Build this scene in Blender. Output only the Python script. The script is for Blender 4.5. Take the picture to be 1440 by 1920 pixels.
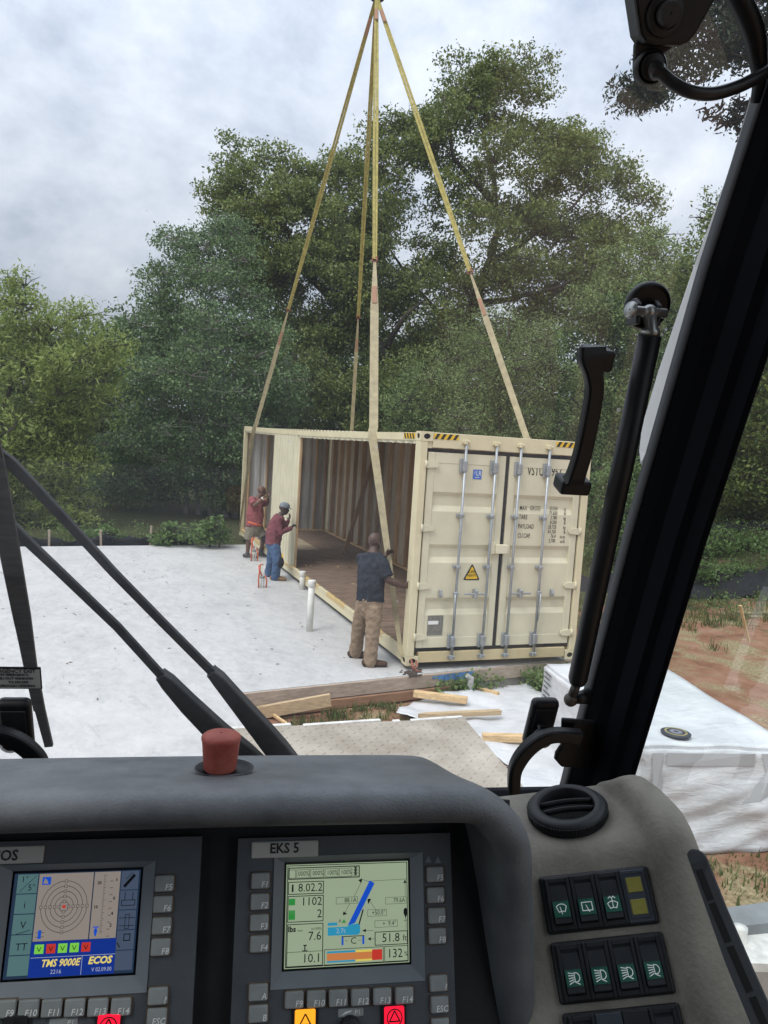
import bpy, bmesh, math, random
import numpy as np
from mathutils import Vector, Matrix
random.seed(7); RNG = np.random.default_rng(7)
for o in list(bpy.data.objects): bpy.data.objects.remove(o)
scn = bpy.context.scene
COL = scn.collection
# ------------------------------------------------------------------ camera
CAM = np.array([-3.65961, -8.76237, 2.75480]); FPX = 1472.88
RM = np.array([[0.9379, -0.34126, 0.06237], [0.02733, -0.10657, -0.99393], [0.34583, 0.93391, -0.09063]])
cam = bpy.data.cameras.new('camera'); camo = bpy.data.objects.new('camera', cam); COL.objects.link(camo)
cam.sensor_fit = 'VERTICAL'; cam.sensor_height = 24.0; cam.sensor_width = 18.0
cam.lens = 24.0 * FPX / 1920.0; cam.clip_start = 0.02; cam.clip_end = 2000
camo.matrix_world = Matrix(((RM[0][0], -RM[1][0], -RM[2][0], CAM[0]), (RM[0][1], -RM[1][1], -RM[2][1], CAM[1]), (RM[0][2], -RM[1][2], -RM[2][2], CAM[2]), (0, 0, 0, 1)))
scn.camera = camo
# ------------------------------------------------------------------ world, sun, exposure
SUN_AZ, SUN_EL = math.radians(-118), math.radians(56)     # azimuth from +Y towards +X
wd = bpy.data.worlds.new('World'); scn.world = wd; wd.use_nodes = True
nt = wd.node_tree; nt.nodes.clear()
def N(nt, t, **k):
    n = nt.nodes.new(t)
    for a, b in k.items(): setattr(n, a, b)
    return n
def math_(nt, op, a, b=None, c=None, clamp=False):
    n = nt.nodes.new('ShaderNodeMath'); n.operation = op; n.use_clamp = clamp
    for i, x in enumerate((a, b, c)):
        if x is None: continue
        if isinstance(x, (int, float)): n.inputs[i].default_value = x
        else: nt.links.new(x, n.inputs[i])
    return n.outputs[0]
def ramp(nt, fac, stops, interp='LINEAR'):
    n = nt.nodes.new('ShaderNodeValToRGB'); n.color_ramp.interpolation = interp
    e = n.color_ramp.elements
    while len(e) < len(stops): e.new(0.5)
    for el, (p, c) in zip(e, stops):
        el.position = p; el.color = (c[0], c[1], c[2], 1) if not isinstance(c, (int, float)) else (c, c, c, 1)
    nt.links.new(fac, n.inputs[0]); return n.outputs[0]
sky = N(nt, 'ShaderNodeTexSky', sky_type='NISHITA', sun_disc=False)
sky.sun_elevation = SUN_EL; sky.sun_rotation = SUN_AZ % (2 * math.pi); sky.dust_density = 3.0
tc = N(nt, 'ShaderNodeTexCoord'); sep = N(nt, 'ShaderNodeSeparateXYZ'); nt.links.new(tc.outputs['Generated'], sep.inputs[0])
zz = math_(nt, 'ADD', math_(nt, 'MAXIMUM', sep.outputs[2], 0.0), 0.55)
cmb = N(nt, 'ShaderNodeCombineXYZ')
nt.links.new(math_(nt, 'DIVIDE', sep.outputs[0], zz), cmb.inputs[0]); nt.links.new(math_(nt, 'DIVIDE', sep.outputs[1], zz), cmb.inputs[1])
n1 = N(nt, 'ShaderNodeTexNoise'); n1.inputs['Scale'].default_value = 2.3; n1.inputs['Detail'].default_value = 7; n1.inputs['Roughness'].default_value = 0.63; n1.inputs['Distortion'].default_value = 0.15
nt.links.new(cmb.outputs[0], n1.inputs['Vector'])
n2 = N(nt, 'ShaderNodeTexNoise'); n2.inputs['Scale'].default_value = 8.0; n2.inputs['Detail'].default_value = 6; n2.inputs['Roughness'].default_value = 0.6
nt.links.new(cmb.outputs[0], n2.inputs['Vector'])
cl = math_(nt, 'ADD', math_(nt, 'MULTIPLY', n1.outputs[0], 0.72), math_(nt, 'MULTIPLY', n2.outputs[0], 0.28))
ccol = ramp(nt, cl, [(0.36, (3.0, 3.5, 4.3)), (0.46, (4.3, 4.75, 5.5)), (0.55, (5.4, 5.8, 6.4)), (0.70, (7.4, 7.7, 8.1))])
grad = math_(nt, 'ADD', 0.50, math_(nt, 'MULTIPLY', math_(nt, 'MAXIMUM', sep.outputs[2], 0.0), 1.75))
vm = N(nt, 'ShaderNodeVectorMath', operation='SCALE'); nt.links.new(ccol, vm.inputs[0]); nt.links.new(grad, vm.inputs['Scale'])
mx = N(nt, 'ShaderNodeMixRGB'); mx.inputs[0].default_value = 0.93
nt.links.new(sky.outputs[0], mx.inputs[1]); nt.links.new(vm.outputs[0], mx.inputs[2])
bg = N(nt, 'ShaderNodeBackground'); bg.inputs[1].default_value = 0.125
nt.links.new(mx.outputs[0], bg.inputs[0])
wo = N(nt, 'ShaderNodeOutputWorld'); nt.links.new(bg.outputs[0], wo.inputs[0])
sl = bpy.data.lights.new('sun', 'SUN'); sl.energy = 1.4; sl.angle = math.radians(22); sl.color = (1, 0.96, 0.9)
so = bpy.data.objects.new('sun', sl); COL.objects.link(so)
sd = Vector((math.sin(SUN_AZ) * math.cos(SUN_EL), math.cos(SUN_AZ) * math.cos(SUN_EL), math.sin(SUN_EL)))
so.rotation_euler = sd.to_track_quat('Z', 'Y').to_euler(); so.location = sd * 40
vs = scn.view_settings; vs.view_transform = 'Standard'; vs.look = 'None'; vs.exposure = 0.42; vs.gamma = 1.0; vs.use_curve_mapping = False
scn.cycles.max_bounces = 8; scn.cycles.transparent_max_bounces = 24
# ------------------------------------------------------------------ pixel rays (of the 1440x1920 photograph)
def ray(x, y): return RM.T @ np.array([(x - 720) / FPX, (y - 960) / FPX, 1.0])
def at(x, y, t): return Vector(CAM + ray(x, y) * t)
def onz(x, y, z): d = ray(x, y); return Vector(CAM + d * (z - CAM[2]) / d[2])
def ony(x, y, Y): d = ray(x, y); return Vector(CAM + d * (Y - CAM[1]) / d[1])
def onx(x, y, X): d = ray(x, y); return Vector(CAM + d * (X - CAM[0]) / d[0])
def depth(p): return float((np.array(p) - CAM) @ RM[2])
PSI = math.radians(10.1)
CR = Vector((math.cos(PSI), -math.sin(PSI), 0)); CF = Vector((math.sin(PSI), math.cos(PSI), 0)); CU = Vector((0, 0, 1))
CABM = Matrix(((CR.x, CF.x, 0, CAM[0]), (CR.y, CF.y, 0, CAM[1]), (0, 0, 1, CAM[2]), (0, 0, 0, 1)))   # cab: u right, v forward, w up, origin at the operator's eye
def cdir(x, y): d = Vector(ray(x, y)); return Vector((d.dot(CR), d.dot(CF), d.z))
def cv(x, y, v): d = cdir(x, y); return d * (v / d.y)
def cu_(x, y, u): d = cdir(x, y); return d * (u / d.x)
def cw(x, y, w): d = cdir(x, y); return d * (w / d.z)
def con_plane(x, y, p0, n): d = cdir(x, y); return d * (p0.dot(n) / d.dot(n))
# ------------------------------------------------------------------ materials
def mat(name, col, rough=0.6, var=0.15, scale=6.0, bump=0.0, bscale=None, metal=0.0, spec=0.4, col2=None, emit=None, emis=0.0, detail=5, lo=0.3, hi=0.7, coat=0.0, stretch=None, dust=None):
    m = bpy.data.materials.new(name); m.use_nodes = True; t = m.node_tree; b = t.nodes['Principled BSDF']
    b.inputs['Roughness'].default_value = rough; b.inputs['Metallic'].default_value = metal
    b.inputs['Specular IOR Level'].default_value = spec; b.inputs['Coat Weight'].default_value = coat
    c = N(t, 'ShaderNodeTexCoord'); src = c.outputs['Object']
    if stretch:
        mp = N(t, 'ShaderNodeMapping'); mp.inputs['Scale'].default_value = stretch; t.links.new(src, mp.inputs[0]); src = mp.outputs[0]
    if var > 0 or col2:
        n = N(t, 'ShaderNodeTexNoise'); n.inputs['Scale'].default_value = scale; n.inputs['Detail'].default_value = detail; n.inputs['Roughness'].default_value = 0.6
        t.links.new(src, n.inputs['Vector'])
        a = tuple(x * (1 - var) for x in col); d = tuple(min(1, x * (1 + var)) for x in col) if col2 is None else col2
        out = ramp(t, n.outputs[0], [(lo, a), (hi, d)]); t.links.new(out, b.inputs['Base Color'])
        rr = math_(t, 'ADD', math_(t, 'MULTIPLY', n.outputs[0], 0.25), rough - 0.12, clamp=True); t.links.new(rr, b.inputs['Roughness'])
    else: b.inputs['Base Color'].default_value = (*col, 1)
    if bump:
        n = N(t, 'ShaderNodeTexNoise'); n.inputs['Scale'].default_value = bscale or scale * 6; n.inputs['Detail'].default_value = 4
        t.links.new(src, n.inputs['Vector']); bp = N(t, 'ShaderNodeBump'); bp.inputs['Strength'].default_value = bump; bp.inputs['Distance'].default_value = 0.01
        t.links.new(n.outputs[0], bp.inputs['Height']); t.links.new(bp.outputs[0], b.inputs['Normal'])
    if dust:                                                  # dust lying on faces that look up, patchy
        cur = b.inputs['Base Color'].links[0].from_socket; ge = N(t, 'ShaderNodeNewGeometry'); sx_ = N(t, 'ShaderNodeSeparateXYZ'); t.links.new(ge.outputs['Normal'], sx_.inputs[0])
        n3 = N(t, 'ShaderNodeTexNoise'); n3.inputs['Scale'].default_value = 11; n3.inputs['Detail'].default_value = 9; n3.inputs['Roughness'].default_value = .75; t.links.new(src, n3.inputs['Vector'])
        up_ = math_(t, 'MULTIPLY', math_(t, 'MAXIMUM', sx_.outputs[2], 0.12), ramp(t, n3.outputs[0], [(.36, .15), (.66, 1.0)])); fx = math_(t, 'MULTIPLY', up_, dust[1], clamp=True)
        xm = N(t, 'ShaderNodeMixRGB'); t.links.new(fx, xm.inputs[0]); t.links.new(cur, xm.inputs[1]); xm.inputs[2].default_value = (*dust[0], 1); t.links.new(xm.outputs[0], b.inputs['Base Color'])
    if emit: b.inputs['Emission Color'].default_value = (*emit, 1); b.inputs['Emission Strength'].default_value = emis
    return m
def leafmat(name, stops, rough=0.5, trans=0.35, seed=0):
    m = bpy.data.materials.new(name); m.use_nodes = True; t = m.node_tree; b = t.nodes['Principled BSDF']; out = t.nodes['Material Output']
    g = N(t, 'ShaderNodeNewGeometry'); c = N(t, 'ShaderNodeTexCoord')
    n = N(t, 'ShaderNodeTexNoise'); n.inputs['Scale'].default_value = 0.45; n.inputs['Detail'].default_value = 3; t.links.new(c.outputs['Object'], n.inputs['Vector'])
    f = math_(t, 'ADD', math_(t, 'MULTIPLY', g.outputs['Random Per Island'], 0.55), math_(t, 'MULTIPLY', n.outputs[0], 0.45))
    col = ramp(t, f, stops); t.links.new(col, b.inputs['Base Color']); b.inputs['Roughness'].default_value = rough; b.inputs['Specular IOR Level'].default_value = 0.35
    tr = N(t, 'ShaderNodeBsdfTranslucent'); t.links.new(col, tr.inputs[0])
    mxs = N(t, 'ShaderNodeMixShader'); mxs.inputs[0].default_value = trans
    t.links.new(b.outputs[0], mxs.inputs[1]); t.links.new(tr.outputs[0], mxs.inputs[2]); t.links.new(mxs.outputs[0], out.inputs[0])
    return m
# ------------------------------------------------------------------ objects
FR = {}
def tag(o, label=None, cat=None, group=None, kind=None):
    if label: o['label'] = label
    if cat: o['category'] = cat
    if group: o['group'] = group
    if kind: o['kind'] = kind
    return o
def thing(name, label, cat, frame=None, group=None):
    o = bpy.data.objects.new(name, None); COL.objects.link(o); o.empty_display_size = 0.2
    f = frame if isinstance(frame, Matrix) else Matrix.Translation(Vector(frame or (0, 0, 0)))
    o.matrix_world = f; FR[o.name] = f; return tag(o, label, cat, group)
class MB:
    def __init__(s): s.v = []; s.f = []; s.sm = []; s.wn = False
    def add(s, v, f, mtx=None, smooth=False):
        k = len(s.v)
        s.v += [tuple(mtx @ Vector(p)) for p in v] if mtx is not None else [tuple(p) for p in v]
        s.f += [tuple(i + k for i in q) for q in f]; s.sm += [smooth] * len(f); return s
    def box(s, lo, hi, mtx=None, bev=0.0, seg=1):
        lo = Vector(lo); hi = Vector(hi); c = (lo + hi) / 2; d = hi - lo
        v, f = rbox(tuple(round(x, 5) for x in d), bev, seg)
        s.wn = s.wn or seg > 1
        return s.add([Vector(p) + c for p in v], f, mtx, seg > 1 and bev > 0)
    def tube(s, pts, rad, seg=10, mtx=None, cap=True, smooth=True, flat=None, roundcap=False, up=None):
        pts = [Vector(p) for p in pts]; n = len(pts)
        if isinstance(rad, (int, float)): rad = [rad] * n
        rad = [r if isinstance(r, tuple) else (r, r) for r in rad]
        if flat: rad = [(a, b * flat) for a, b in rad]
        if roundcap:
            d0 = (pts[0] - pts[1]).normalized(); d1 = (pts[-1] - pts[-2]).normalized(); a, b = rad[0], rad[-1]
            m0 = min(a); m1 = min(b)
            pts = [pts[0] + d0 * m0 * .95, pts[0] + d0 * m0 * .7] + pts + [pts[-1] + d1 * m1 * .7, pts[-1] + d1 * m1 * .95]
            rad = [(a[0] * .3, a[1] * .3), (a[0] * .72, a[1] * .72)] + rad + [(b[0] * .72, b[1] * .72), (b[0] * .3, b[1] * .3)]
            n = len(pts)
        v = []; f = []; ref = Vector(up) if up is not None else None; px = None
        for i, p in enumerate(pts):
            t = (pts[min(i + 1, n - 1)] - pts[max(i - 1, 0)]).normalized()
            if ref is not None: x = ref.cross(t); x = x if x.length > 1e-4 else t.orthogonal()
            elif px is None: x = t.orthogonal()
            else: x = px - t * px.dot(t)
            x = x.normalized(); px = x; y = t.cross(x)
            for k in range(seg):
                a = 2 * math.pi * k / seg; v.append(p + x * (math.cos(a) * rad[i][0]) + y * (math.sin(a) * rad[i][1]))
        for i in range(n - 1):
            for k in range(seg):
                k2 = (k + 1) % seg; f.append((i * seg + k, i * seg + k2, (i + 1) * seg + k2, (i + 1) * seg + k))
        if cap: f.append(tuple(range(seg - 1, -1, -1))); f.append(tuple((n - 1) * seg + k for k in range(seg)))
        return s.add(v, f, mtx, smooth)
    def lathe(s, prof, seg=24, mtx=None, smooth=True, closed=True):
        v = []; f = []; n = len(prof)
        for r, z in prof:
            for k in range(seg): a = 2 * math.pi * k / seg; v.append((r * math.cos(a), r * math.sin(a), z))
        for i in range(n - 1):
            for k in range(seg): k2 = (k + 1) % seg; f.append((i * seg + k, i * seg + k2, (i + 1) * seg + k2, (i + 1) * seg + k))
        if closed: f.append(tuple(range(seg - 1, -1, -1))); f.append(tuple((n - 1) * seg + k for k in range(seg)))
        return s.add(v, f, mtx, smooth)
    def ball(s, c, r, mtx=None, su=12, sv=8):
        r = (r, r, r) if isinstance(r, (int, float)) else r; v = []; f = []
        for i in range(1, sv):
            th = math.pi * i / sv
            for k in range(su): a = 2 * math.pi * k / su; v.append((c[0] + r[0] * math.sin(th) * math.cos(a), c[1] + r[1] * math.sin(th) * math.sin(a), c[2] + r[2] * math.cos(th)))
        v += [(c[0], c[1], c[2] + r[2]), (c[0], c[1], c[2] - r[2])]; t = len(v) - 2
        for i in range(sv - 2):
            for k in range(su): k2 = (k + 1) % su; f.append((i * su + k, (i + 1) * su + k, (i + 1) * su + k2, i * su + k2))
        for k in range(su): k2 = (k + 1) % su; f.append((t, k, k2)); f.append((t + 1, (sv - 2) * su + k2, (sv - 2) * su + k))
        return s.add(v, f, mtx, True)
    def prism(s, poly, h0, h1, mtx=None, smooth=False):      # polygon in xy, extruded along z
        n = len(poly); v = [(x, y, h0) for x, y in poly] + [(x, y, h1) for x, y in poly]
        f = [tuple(range(n - 1, -1, -1)), tuple(range(n, 2 * n))] + [(i, (i + 1) % n, n + (i + 1) % n, n + i) for i in range(n)]
        return s.add(v, f, mtx, smooth)
    def grid(s, rows, mtx=None, smooth=True, closed_u=False):
        nr, nc = len(rows), len(rows[0]); v = [p for r in rows for p in r]; f = []
        for i in range(nr - 1):
            for j in range(nc - (0 if closed_u else 1)): j2 = (j + 1) % nc; f.append((i * nc + j, i * nc + j2, (i + 1) * nc + j2, (i + 1) * nc + j))
        return s.add(v, f, mtx, smooth)
    def mesh(s, name, mats):
        me = bpy.data.meshes.new(name); me.from_pydata(s.v, [], s.f); me.polygons.foreach_set('use_smooth', s.sm)
        me.materials.append(mats); me.validate(); me.update(); return me
    def build(s, name, m, parent=None, world=False, bevel=0.0, fix=True, auto=None):
        me = bpy.data.meshes.new(name)
        if world and parent is not None: iv = FR[parent.name].inverted(); vv = [tuple(iv @ Vector(p)) for p in s.v]
        else: vv = s.v
        me.from_pydata(vv, [], s.f); me.polygons.foreach_set('use_smooth', s.sm); me.materials.append(m); me.validate(); me.update()
        if fix:
            bm = bmesh.new(); bm.from_mesh(me); bmesh.ops.recalc_face_normals(bm, faces=bm.faces); bm.to_mesh(me); bm.free()
        if auto: me.set_sharp_from_angle(angle=math.radians(auto))
        o = link(name, me, parent, bevel)
        if s.wn or bevel: w = o.modifiers.new('wn', 'WEIGHTED_NORMAL'); w.mode = 'FACE_AREA'; w.weight = 80; w.keep_sharp = True
        return o
def link(name, me, parent=None, bevel=0.0):
    o = bpy.data.objects.new(name, me); COL.objects.link(o)
    if parent is not None: o.parent = parent; FR[o.name] = FR[parent.name]
    else: FR[o.name] = Matrix()
    if bevel:
        b = o.modifiers.new('bevel', 'BEVEL'); b.width = bevel; b.segments = 2; b.limit_method = 'ANGLE'; b.angle_limit = math.radians(40)
    return o
_rb = {}
def rbox(d, bev, seg):
    k = (d, bev, seg)
    if k in _rb: return _rb[k]
    bm = bmesh.new(); bmesh.ops.create_cube(bm, size=1); bmesh.ops.scale(bm, vec=d, verts=bm.verts)
    if bev > 0: bmesh.ops.bevel(bm, geom=list(bm.edges), offset=min(bev, min(d) * .49), segments=seg, affect='EDGES', profile=0.5)
    bm.verts.ensure_lookup_table(); bm.verts.index_update()
    r = ([tuple(v.co) for v in bm.verts], [tuple(v.index for v in f.verts) for f in bm.faces]); bm.free(); _rb[k] = r; return r
_tc = {}
def text_mesh(s, size, align='LEFT', sx=1.0, shear=0.0, bold=0.0):
    cu = bpy.data.curves.new('lettering', 'FONT'); cu.body = s; cu.size = size; cu.align_x = align; cu.align_y = 'CENTER'; cu.shear = shear; cu.offset = bold; cu.resolution_u = 2; cu.space_line = 0.9
    o = bpy.data.objects.new('tmp', cu); COL.objects.link(o)
    dg = bpy.context.evaluated_depsgraph_get(); me = bpy.data.meshes.new_from_object(o.evaluated_get(dg)); bpy.data.objects.remove(o)
    for v in me.vertices: v.co.x *= sx
    return me
def text(parent, s, size, m, mtx, name='lettering', **k):
    me = text_mesh(s, size, **k); me.transform(mtx); me.materials.clear(); me.materials.append(m); me.name = name
    return link(name, me, parent)
def spl(pts, n=6):                                             # Catmull-Rom through points (any tuple length)
    P_ = [np.array(p, float) for p in pts]; P_ = [2 * P_[0] - P_[1]] + P_ + [2 * P_[-1] - P_[-2]]; o = []
    for i in range(1, len(P_) - 2):
        for k in range(n):
            t = k / n; o.append(.5 * (2 * P_[i] + (P_[i + 1] - P_[i - 1]) * t + (2 * P_[i - 1] - 5 * P_[i] + 4 * P_[i + 1] - P_[i + 2]) * t * t + (3 * P_[i] - P_[i - 1] - 3 * P_[i + 1] + P_[i + 2]) * t ** 3))
    return [tuple(p) for p in o] + [tuple(P_[-2])]
def basis(o, x, y, z): return Matrix(((x[0], y[0], z[0], o[0]), (x[1], y[1], z[1], o[1]), (x[2], y[2], z[2], o[2]), (0, 0, 0, 1)))
def plank(a, b, w, th, up=(0, 0, 1), bev=0.003):
    a = Vector(a); b = Vector(b); x = (b - a).normalized(); y = Vector(up).cross(x).normalized(); z = x.cross(y)
    m = MB(); L = (b - a).length; m.box((0, -w / 2, -th / 2), (L, w / 2, th / 2), basis(a, x, y, z), bev); return m
# ================================================================== the setting
def smooth(a, b, x): t = np.clip((x - a) / (b - a), 0, 1); return t * t * (3 - 2 * t)
def ghash(x, y, s): return np.sin(x * 1.7 * s + 3.1 * np.sin(y * .9 * s)) * np.cos(y * 1.3 * s + 1.7 * np.sin(x * 1.1 * s))
def ground_z(x, y):
    x = np.asarray(x, float); y = np.asarray(y, float)
    z = -0.35 + 0.025 * ghash(x, y, 1.1) + 0.012 * ghash(x + 5, y - 3, 3.7)
    z = z + 1.5 * smooth(9.5, 17, x + 0.25 * y) + 0.22 * smooth(10.2, 12.0, y + 0.0 * x) * (1 - smooth(4, 8, x)) + 1.2 * smooth(14, 40, y)
    return z
def axis(lo, hi, a, b, fine, n):
    mid = np.arange(a, b + 1e-6, fine); l = a - np.geomspace(fine, a - lo, n)[::-1]; h = b + np.geomspace(fine, hi - b, n); return np.concatenate([l, mid, h])
gx = axis(-600, 600, -6, 16, 0.22, 26); gy = axis(-600, 600, -6, 14, 0.22, 26)
GX, GY = np.meshgrid(gx, gy); GZ = ground_z(GX, GY)
g = MB(); g.grid([[(GX[i, j], GY[i, j], GZ[i, j]) for j in range(len(gx))] for i in range(len(gy))])
gm = bpy.data.materials.new('clay_soil'); gm.use_nodes = True; t = gm.node_tree; b = t.nodes['Principled BSDF']; b.inputs['Roughness'].default_value = 0.95; b.inputs['Specular IOR Level'].default_value = 0.15
c = N(t, 'ShaderNodeTexCoord')
def nz(t, src, sc, det=6, ro=0.65, dist=0.0):
    n = N(t, 'ShaderNodeTexNoise'); n.inputs['Scale'].default_value = sc; n.inputs['Detail'].default_value = det; n.inputs['Roughness'].default_value = ro; n.inputs['Distortion'].default_value = dist; t.links.new(src, n.inputs['Vector']); return n.outputs[0]
P = c.outputs['Object']
soil = ramp(t, nz(t, P, 2.2), [(0.3, (0.17, 0.08, 0.048)), (0.5, (0.265, 0.135, 0.083)), (0.72, (0.34, 0.205, 0.14))])
straw = ramp(t, nz(t, P, 26, 4), [(0.3, (0.13, 0.1, 0.05)), (0.7, (0.42, 0.34, 0.2))])
grs = ramp(t, nz(t, P, 14, 4), [(0.3, (0.025, 0.03, 0.014)), (0.7, (0.085, 0.085, 0.035))])
m1 = N(t, 'ShaderNodeMixRGB'); t.links.new(ramp(t, nz(t, P, 0.9, 7, 0.7, 0.5), [(0.5, 0.0), (0.6, 1.0)]), m1.inputs[0]); t.links.new(soil, m1.inputs[1]); t.links.new(straw, m1.inputs[2])
sp = N(t, 'ShaderNodeSeparateXYZ'); t.links.new(P, sp.inputs[0])
far = math_(t, 'ADD', math_(t, 'MULTIPLY', sp.outputs[1], 0.11), math_(t, 'MULTIPLY', sp.outputs[0], 0.012))
gmask = math_(t, 'ADD', nz(t, P, 1.6, 7, 0.7), math_(t, 'MULTIPLY', math_(t, 'SUBTRACT', far, 0.45), 0.5))
m2 = N(t, 'ShaderNodeMixRGB'); t.links.new(ramp(t, gmask, [(0.5, 0.0), (0.62, 1.0)]), m2.inputs[0]); t.links.new(m1.outputs[0], m2.inputs[1]); t.links.new(grs, m2.inputs[2]); t.links.new(m2.outputs[0], b.inputs['Base Color'])
bp = N(t, 'ShaderNodeBump'); bp.inputs['Strength'].default_value = 0.7; bp.inputs['Distance'].default_value = 0.03; t.links.new(nz(t, P, 9, 8, 0.75), bp.inputs['Height']); t.links.new(bp.outputs[0], b.inputs['Normal'])
tag(g.build('ground', gm, fix=False), kind='structure')

# ------------------------------------------------------------------ concrete slab and its formwork
SZ = -0.06
E1 = Vector((0.989, 0.148, 0)); E2 = Vector((-0.148, 0.989, 0)); S0 = Vector((0, -0.17, 0))
def sl_(a, b, z=SZ): p = S0 + E1 * a + E2 * b; return Vector((p.x, p.y, z))
SLM = basis(S0, E1, E2, (0, 0, 1))
cm = bpy.data.materials.new('fresh_concrete'); cm.use_nodes = True; t = cm.node_tree; b = t.nodes['Principled BSDF']; b.inputs['Roughness'].default_value = 0.75; b.inputs['Specular IOR Level'].default_value = 0.3
c = N(t, 'ShaderNodeTexCoord'); P = c.outputs['Object']
mp = N(t, 'ShaderNodeMapping'); mp.inputs['Scale'].default_value = (1.0, 0.55, 1); mp.inputs['Rotation'].default_value = (0, 0, 0.5); t.links.new(P, mp.inputs[0])
big = nz(t, mp.outputs[0], 1.1, 9, 0.78, 0.8); fin = nz(t, mp.outputs[0], 9, 9, 0.78, 0.4); tiny = nz(t, P, 90, 3)
f = math_(t, 'ADD', math_(t, 'MULTIPLY', big, 0.45), math_(t, 'ADD', math_(t, 'MULTIPLY', fin, 0.45), math_(t, 'MULTIPLY', tiny, 0.1)))
ccol2 = ramp(t, f, [(0.34, (0.32, 0.32, 0.318)), (0.45, (0.43, 0.428, 0.42)), (0.54, (0.50, 0.494, 0.48)), (0.66, (0.57, 0.558, 0.53))])
st = ramp(t, nz(t, mp.outputs[0], 2.3, 8, 0.8, 1.5), [(0.56, 0.0), (0.68, 0.6)])
mxx = N(t, 'ShaderNodeMixRGB'); t.links.new(st, mxx.inputs[0]); t.links.new(ccol2, mxx.inputs[1]); mxx.inputs[2].default_value = (0.28, 0.283, 0.285, 1); t.links.new(mxx.outputs[0], b.inputs['Base Color'])
bp = N(t, 'ShaderNodeBump'); bp.inputs['Strength'].default_value = 0.12; bp.inputs['Distance'].default_value = 0.004; t.links.new(fin, bp.inputs['Height']); t.links.new(bp.outputs[0], b.inputs['Normal'])
m = MB(); m.prism([(-16, -5.5), (-2.26, -5.5), (-2.26, 0), (3.0, 0), (3.0, 10.8), (-16, 10.8)], -0.5, SZ); m.v = [tuple(SLM @ Vector(p)) for p in m.v]
tag(m.build('concrete_slab', cm, fix=False), kind='structure')

wood = lambda n, c, v=0.25, st=(1, 14, 14): mat(n, c, 0.75, v, 3.0, bump=0.25, bscale=20, stretch=st, spec=0.2)
W_grey = wood('weathered_pine', (0.40, 0.32, 0.25)); W_new = wood('new_pine', (0.62, 0.44, 0.24)); W_tan = wood('tan_pine', (0.48, 0.36, 0.22)); W_red = wood('damp_pine', (0.3, 0.17, 0.1))
W_v = wood('stud_pine', (0.50, 0.34, 0.19), st=(14, 14, 1)); W_vd = wood('stud_pine_dark', (0.36, 0.23, 0.13), st=(14, 14, 1))
blue_paint = mat('blue_paint', (0.09, 0.2, 0.42), 0.6, 0.35, 14, lo=0.35, hi=0.6)
fb = thing('form_board', 'long brown form board along the front edge of the white concrete slab', 'board', sl_(-2.3, -0.02, -0.2), 'boards of the slab formwork')
for a, bq, mt in ((-2.22, 0.9, W_grey), (0.903, 2.95, W_grey)):
    plank(sl_(a, -0.022, -0.145), sl_(bq, -0.022, -0.145), 0.038, 0.16).build('plank', mt, fb, world=True)
m = MB(); m.box((0.30, -0.0435, -0.20), (0.86, -0.0415, -0.085), SLM); 
# rough-edged paint patch
pts = [(0.28, -0.12), (0.3, -0.09), (0.55, -0.08), (0.9, -0.075), (0.895, -0.12), (0.82, -0.135), (0.8, -0.16), (0.62, -0.175), (0.6, -0.15), (0.4, -0.165), (0.38, -0.13)]
m = MB(); m.prism(pts, -0.0435, -0.0415, SLM @ Matrix(((1, 0, 0, 0), (0, 0, 1, 0), (0, 1, 0, 0), (0, 0, 0, 1))))
m.build('blue_paint_patch', blue_paint, fb, world=True)
fb2 = thing('form_board', 'damp reddish lower form board partly buried in weeds below the slab edge', 'board', sl_(-1.2, -0.1, -0.3), 'boards of the slab formwork')
plank(sl_(-1.9, -0.07, -0.285), sl_(0.85, -0.07, -0.285), 0.04, 0.11).build('plank', W_red, fb2, world=True)
# a clump of dirt and rubble under the corner
rub = MB()
for k in range(40):
    p = onz(778 + RNG.normal(0, 13), 1262 + RNG.normal(0, 3.5), SZ); r = RNG.uniform(0.008, 0.03); rub.ball((p.x, p.y, SZ + r * .3), (r * 1.3, r, r * .6), su=6, sv=4)
tag(rub.build('soil_crumbs', mat('dark_soil', (0.07, 0.055, 0.045), 0.95), None), 'scatter of dark soil crumbs on the slab under the container corner', 'dirt', kind='stuff')
# litter on the slab
lit = MB()
for k in range(150):
    a, bq = RNG.uniform(-6, 0), RNG.uniform(0.2, 10.5); p = sl_(a, bq, SZ + 0.004); s = RNG.uniform(0.012, 0.04); an = RNG.uniform(0, 6.3)
    d1 = Vector((math.cos(an), math.sin(an), 0)) * s; d2 = Vector((-math.sin(an), math.cos(an), 0)) * s * 0.35
    lit.add([p - d1, p + d2 + Vector((0, 0, .006)), p + d1, p - d2 + Vector((0, 0, .003))], [(0, 1, 2, 3)])
tag(lit.build('leaf_litter', mat('dry_leaf', (0.16, 0.13, 0.09), 0.9), None, fix=False), 'dry leaf scraps scattered over the white concrete slab', 'litter', kind='stuff')

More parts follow.
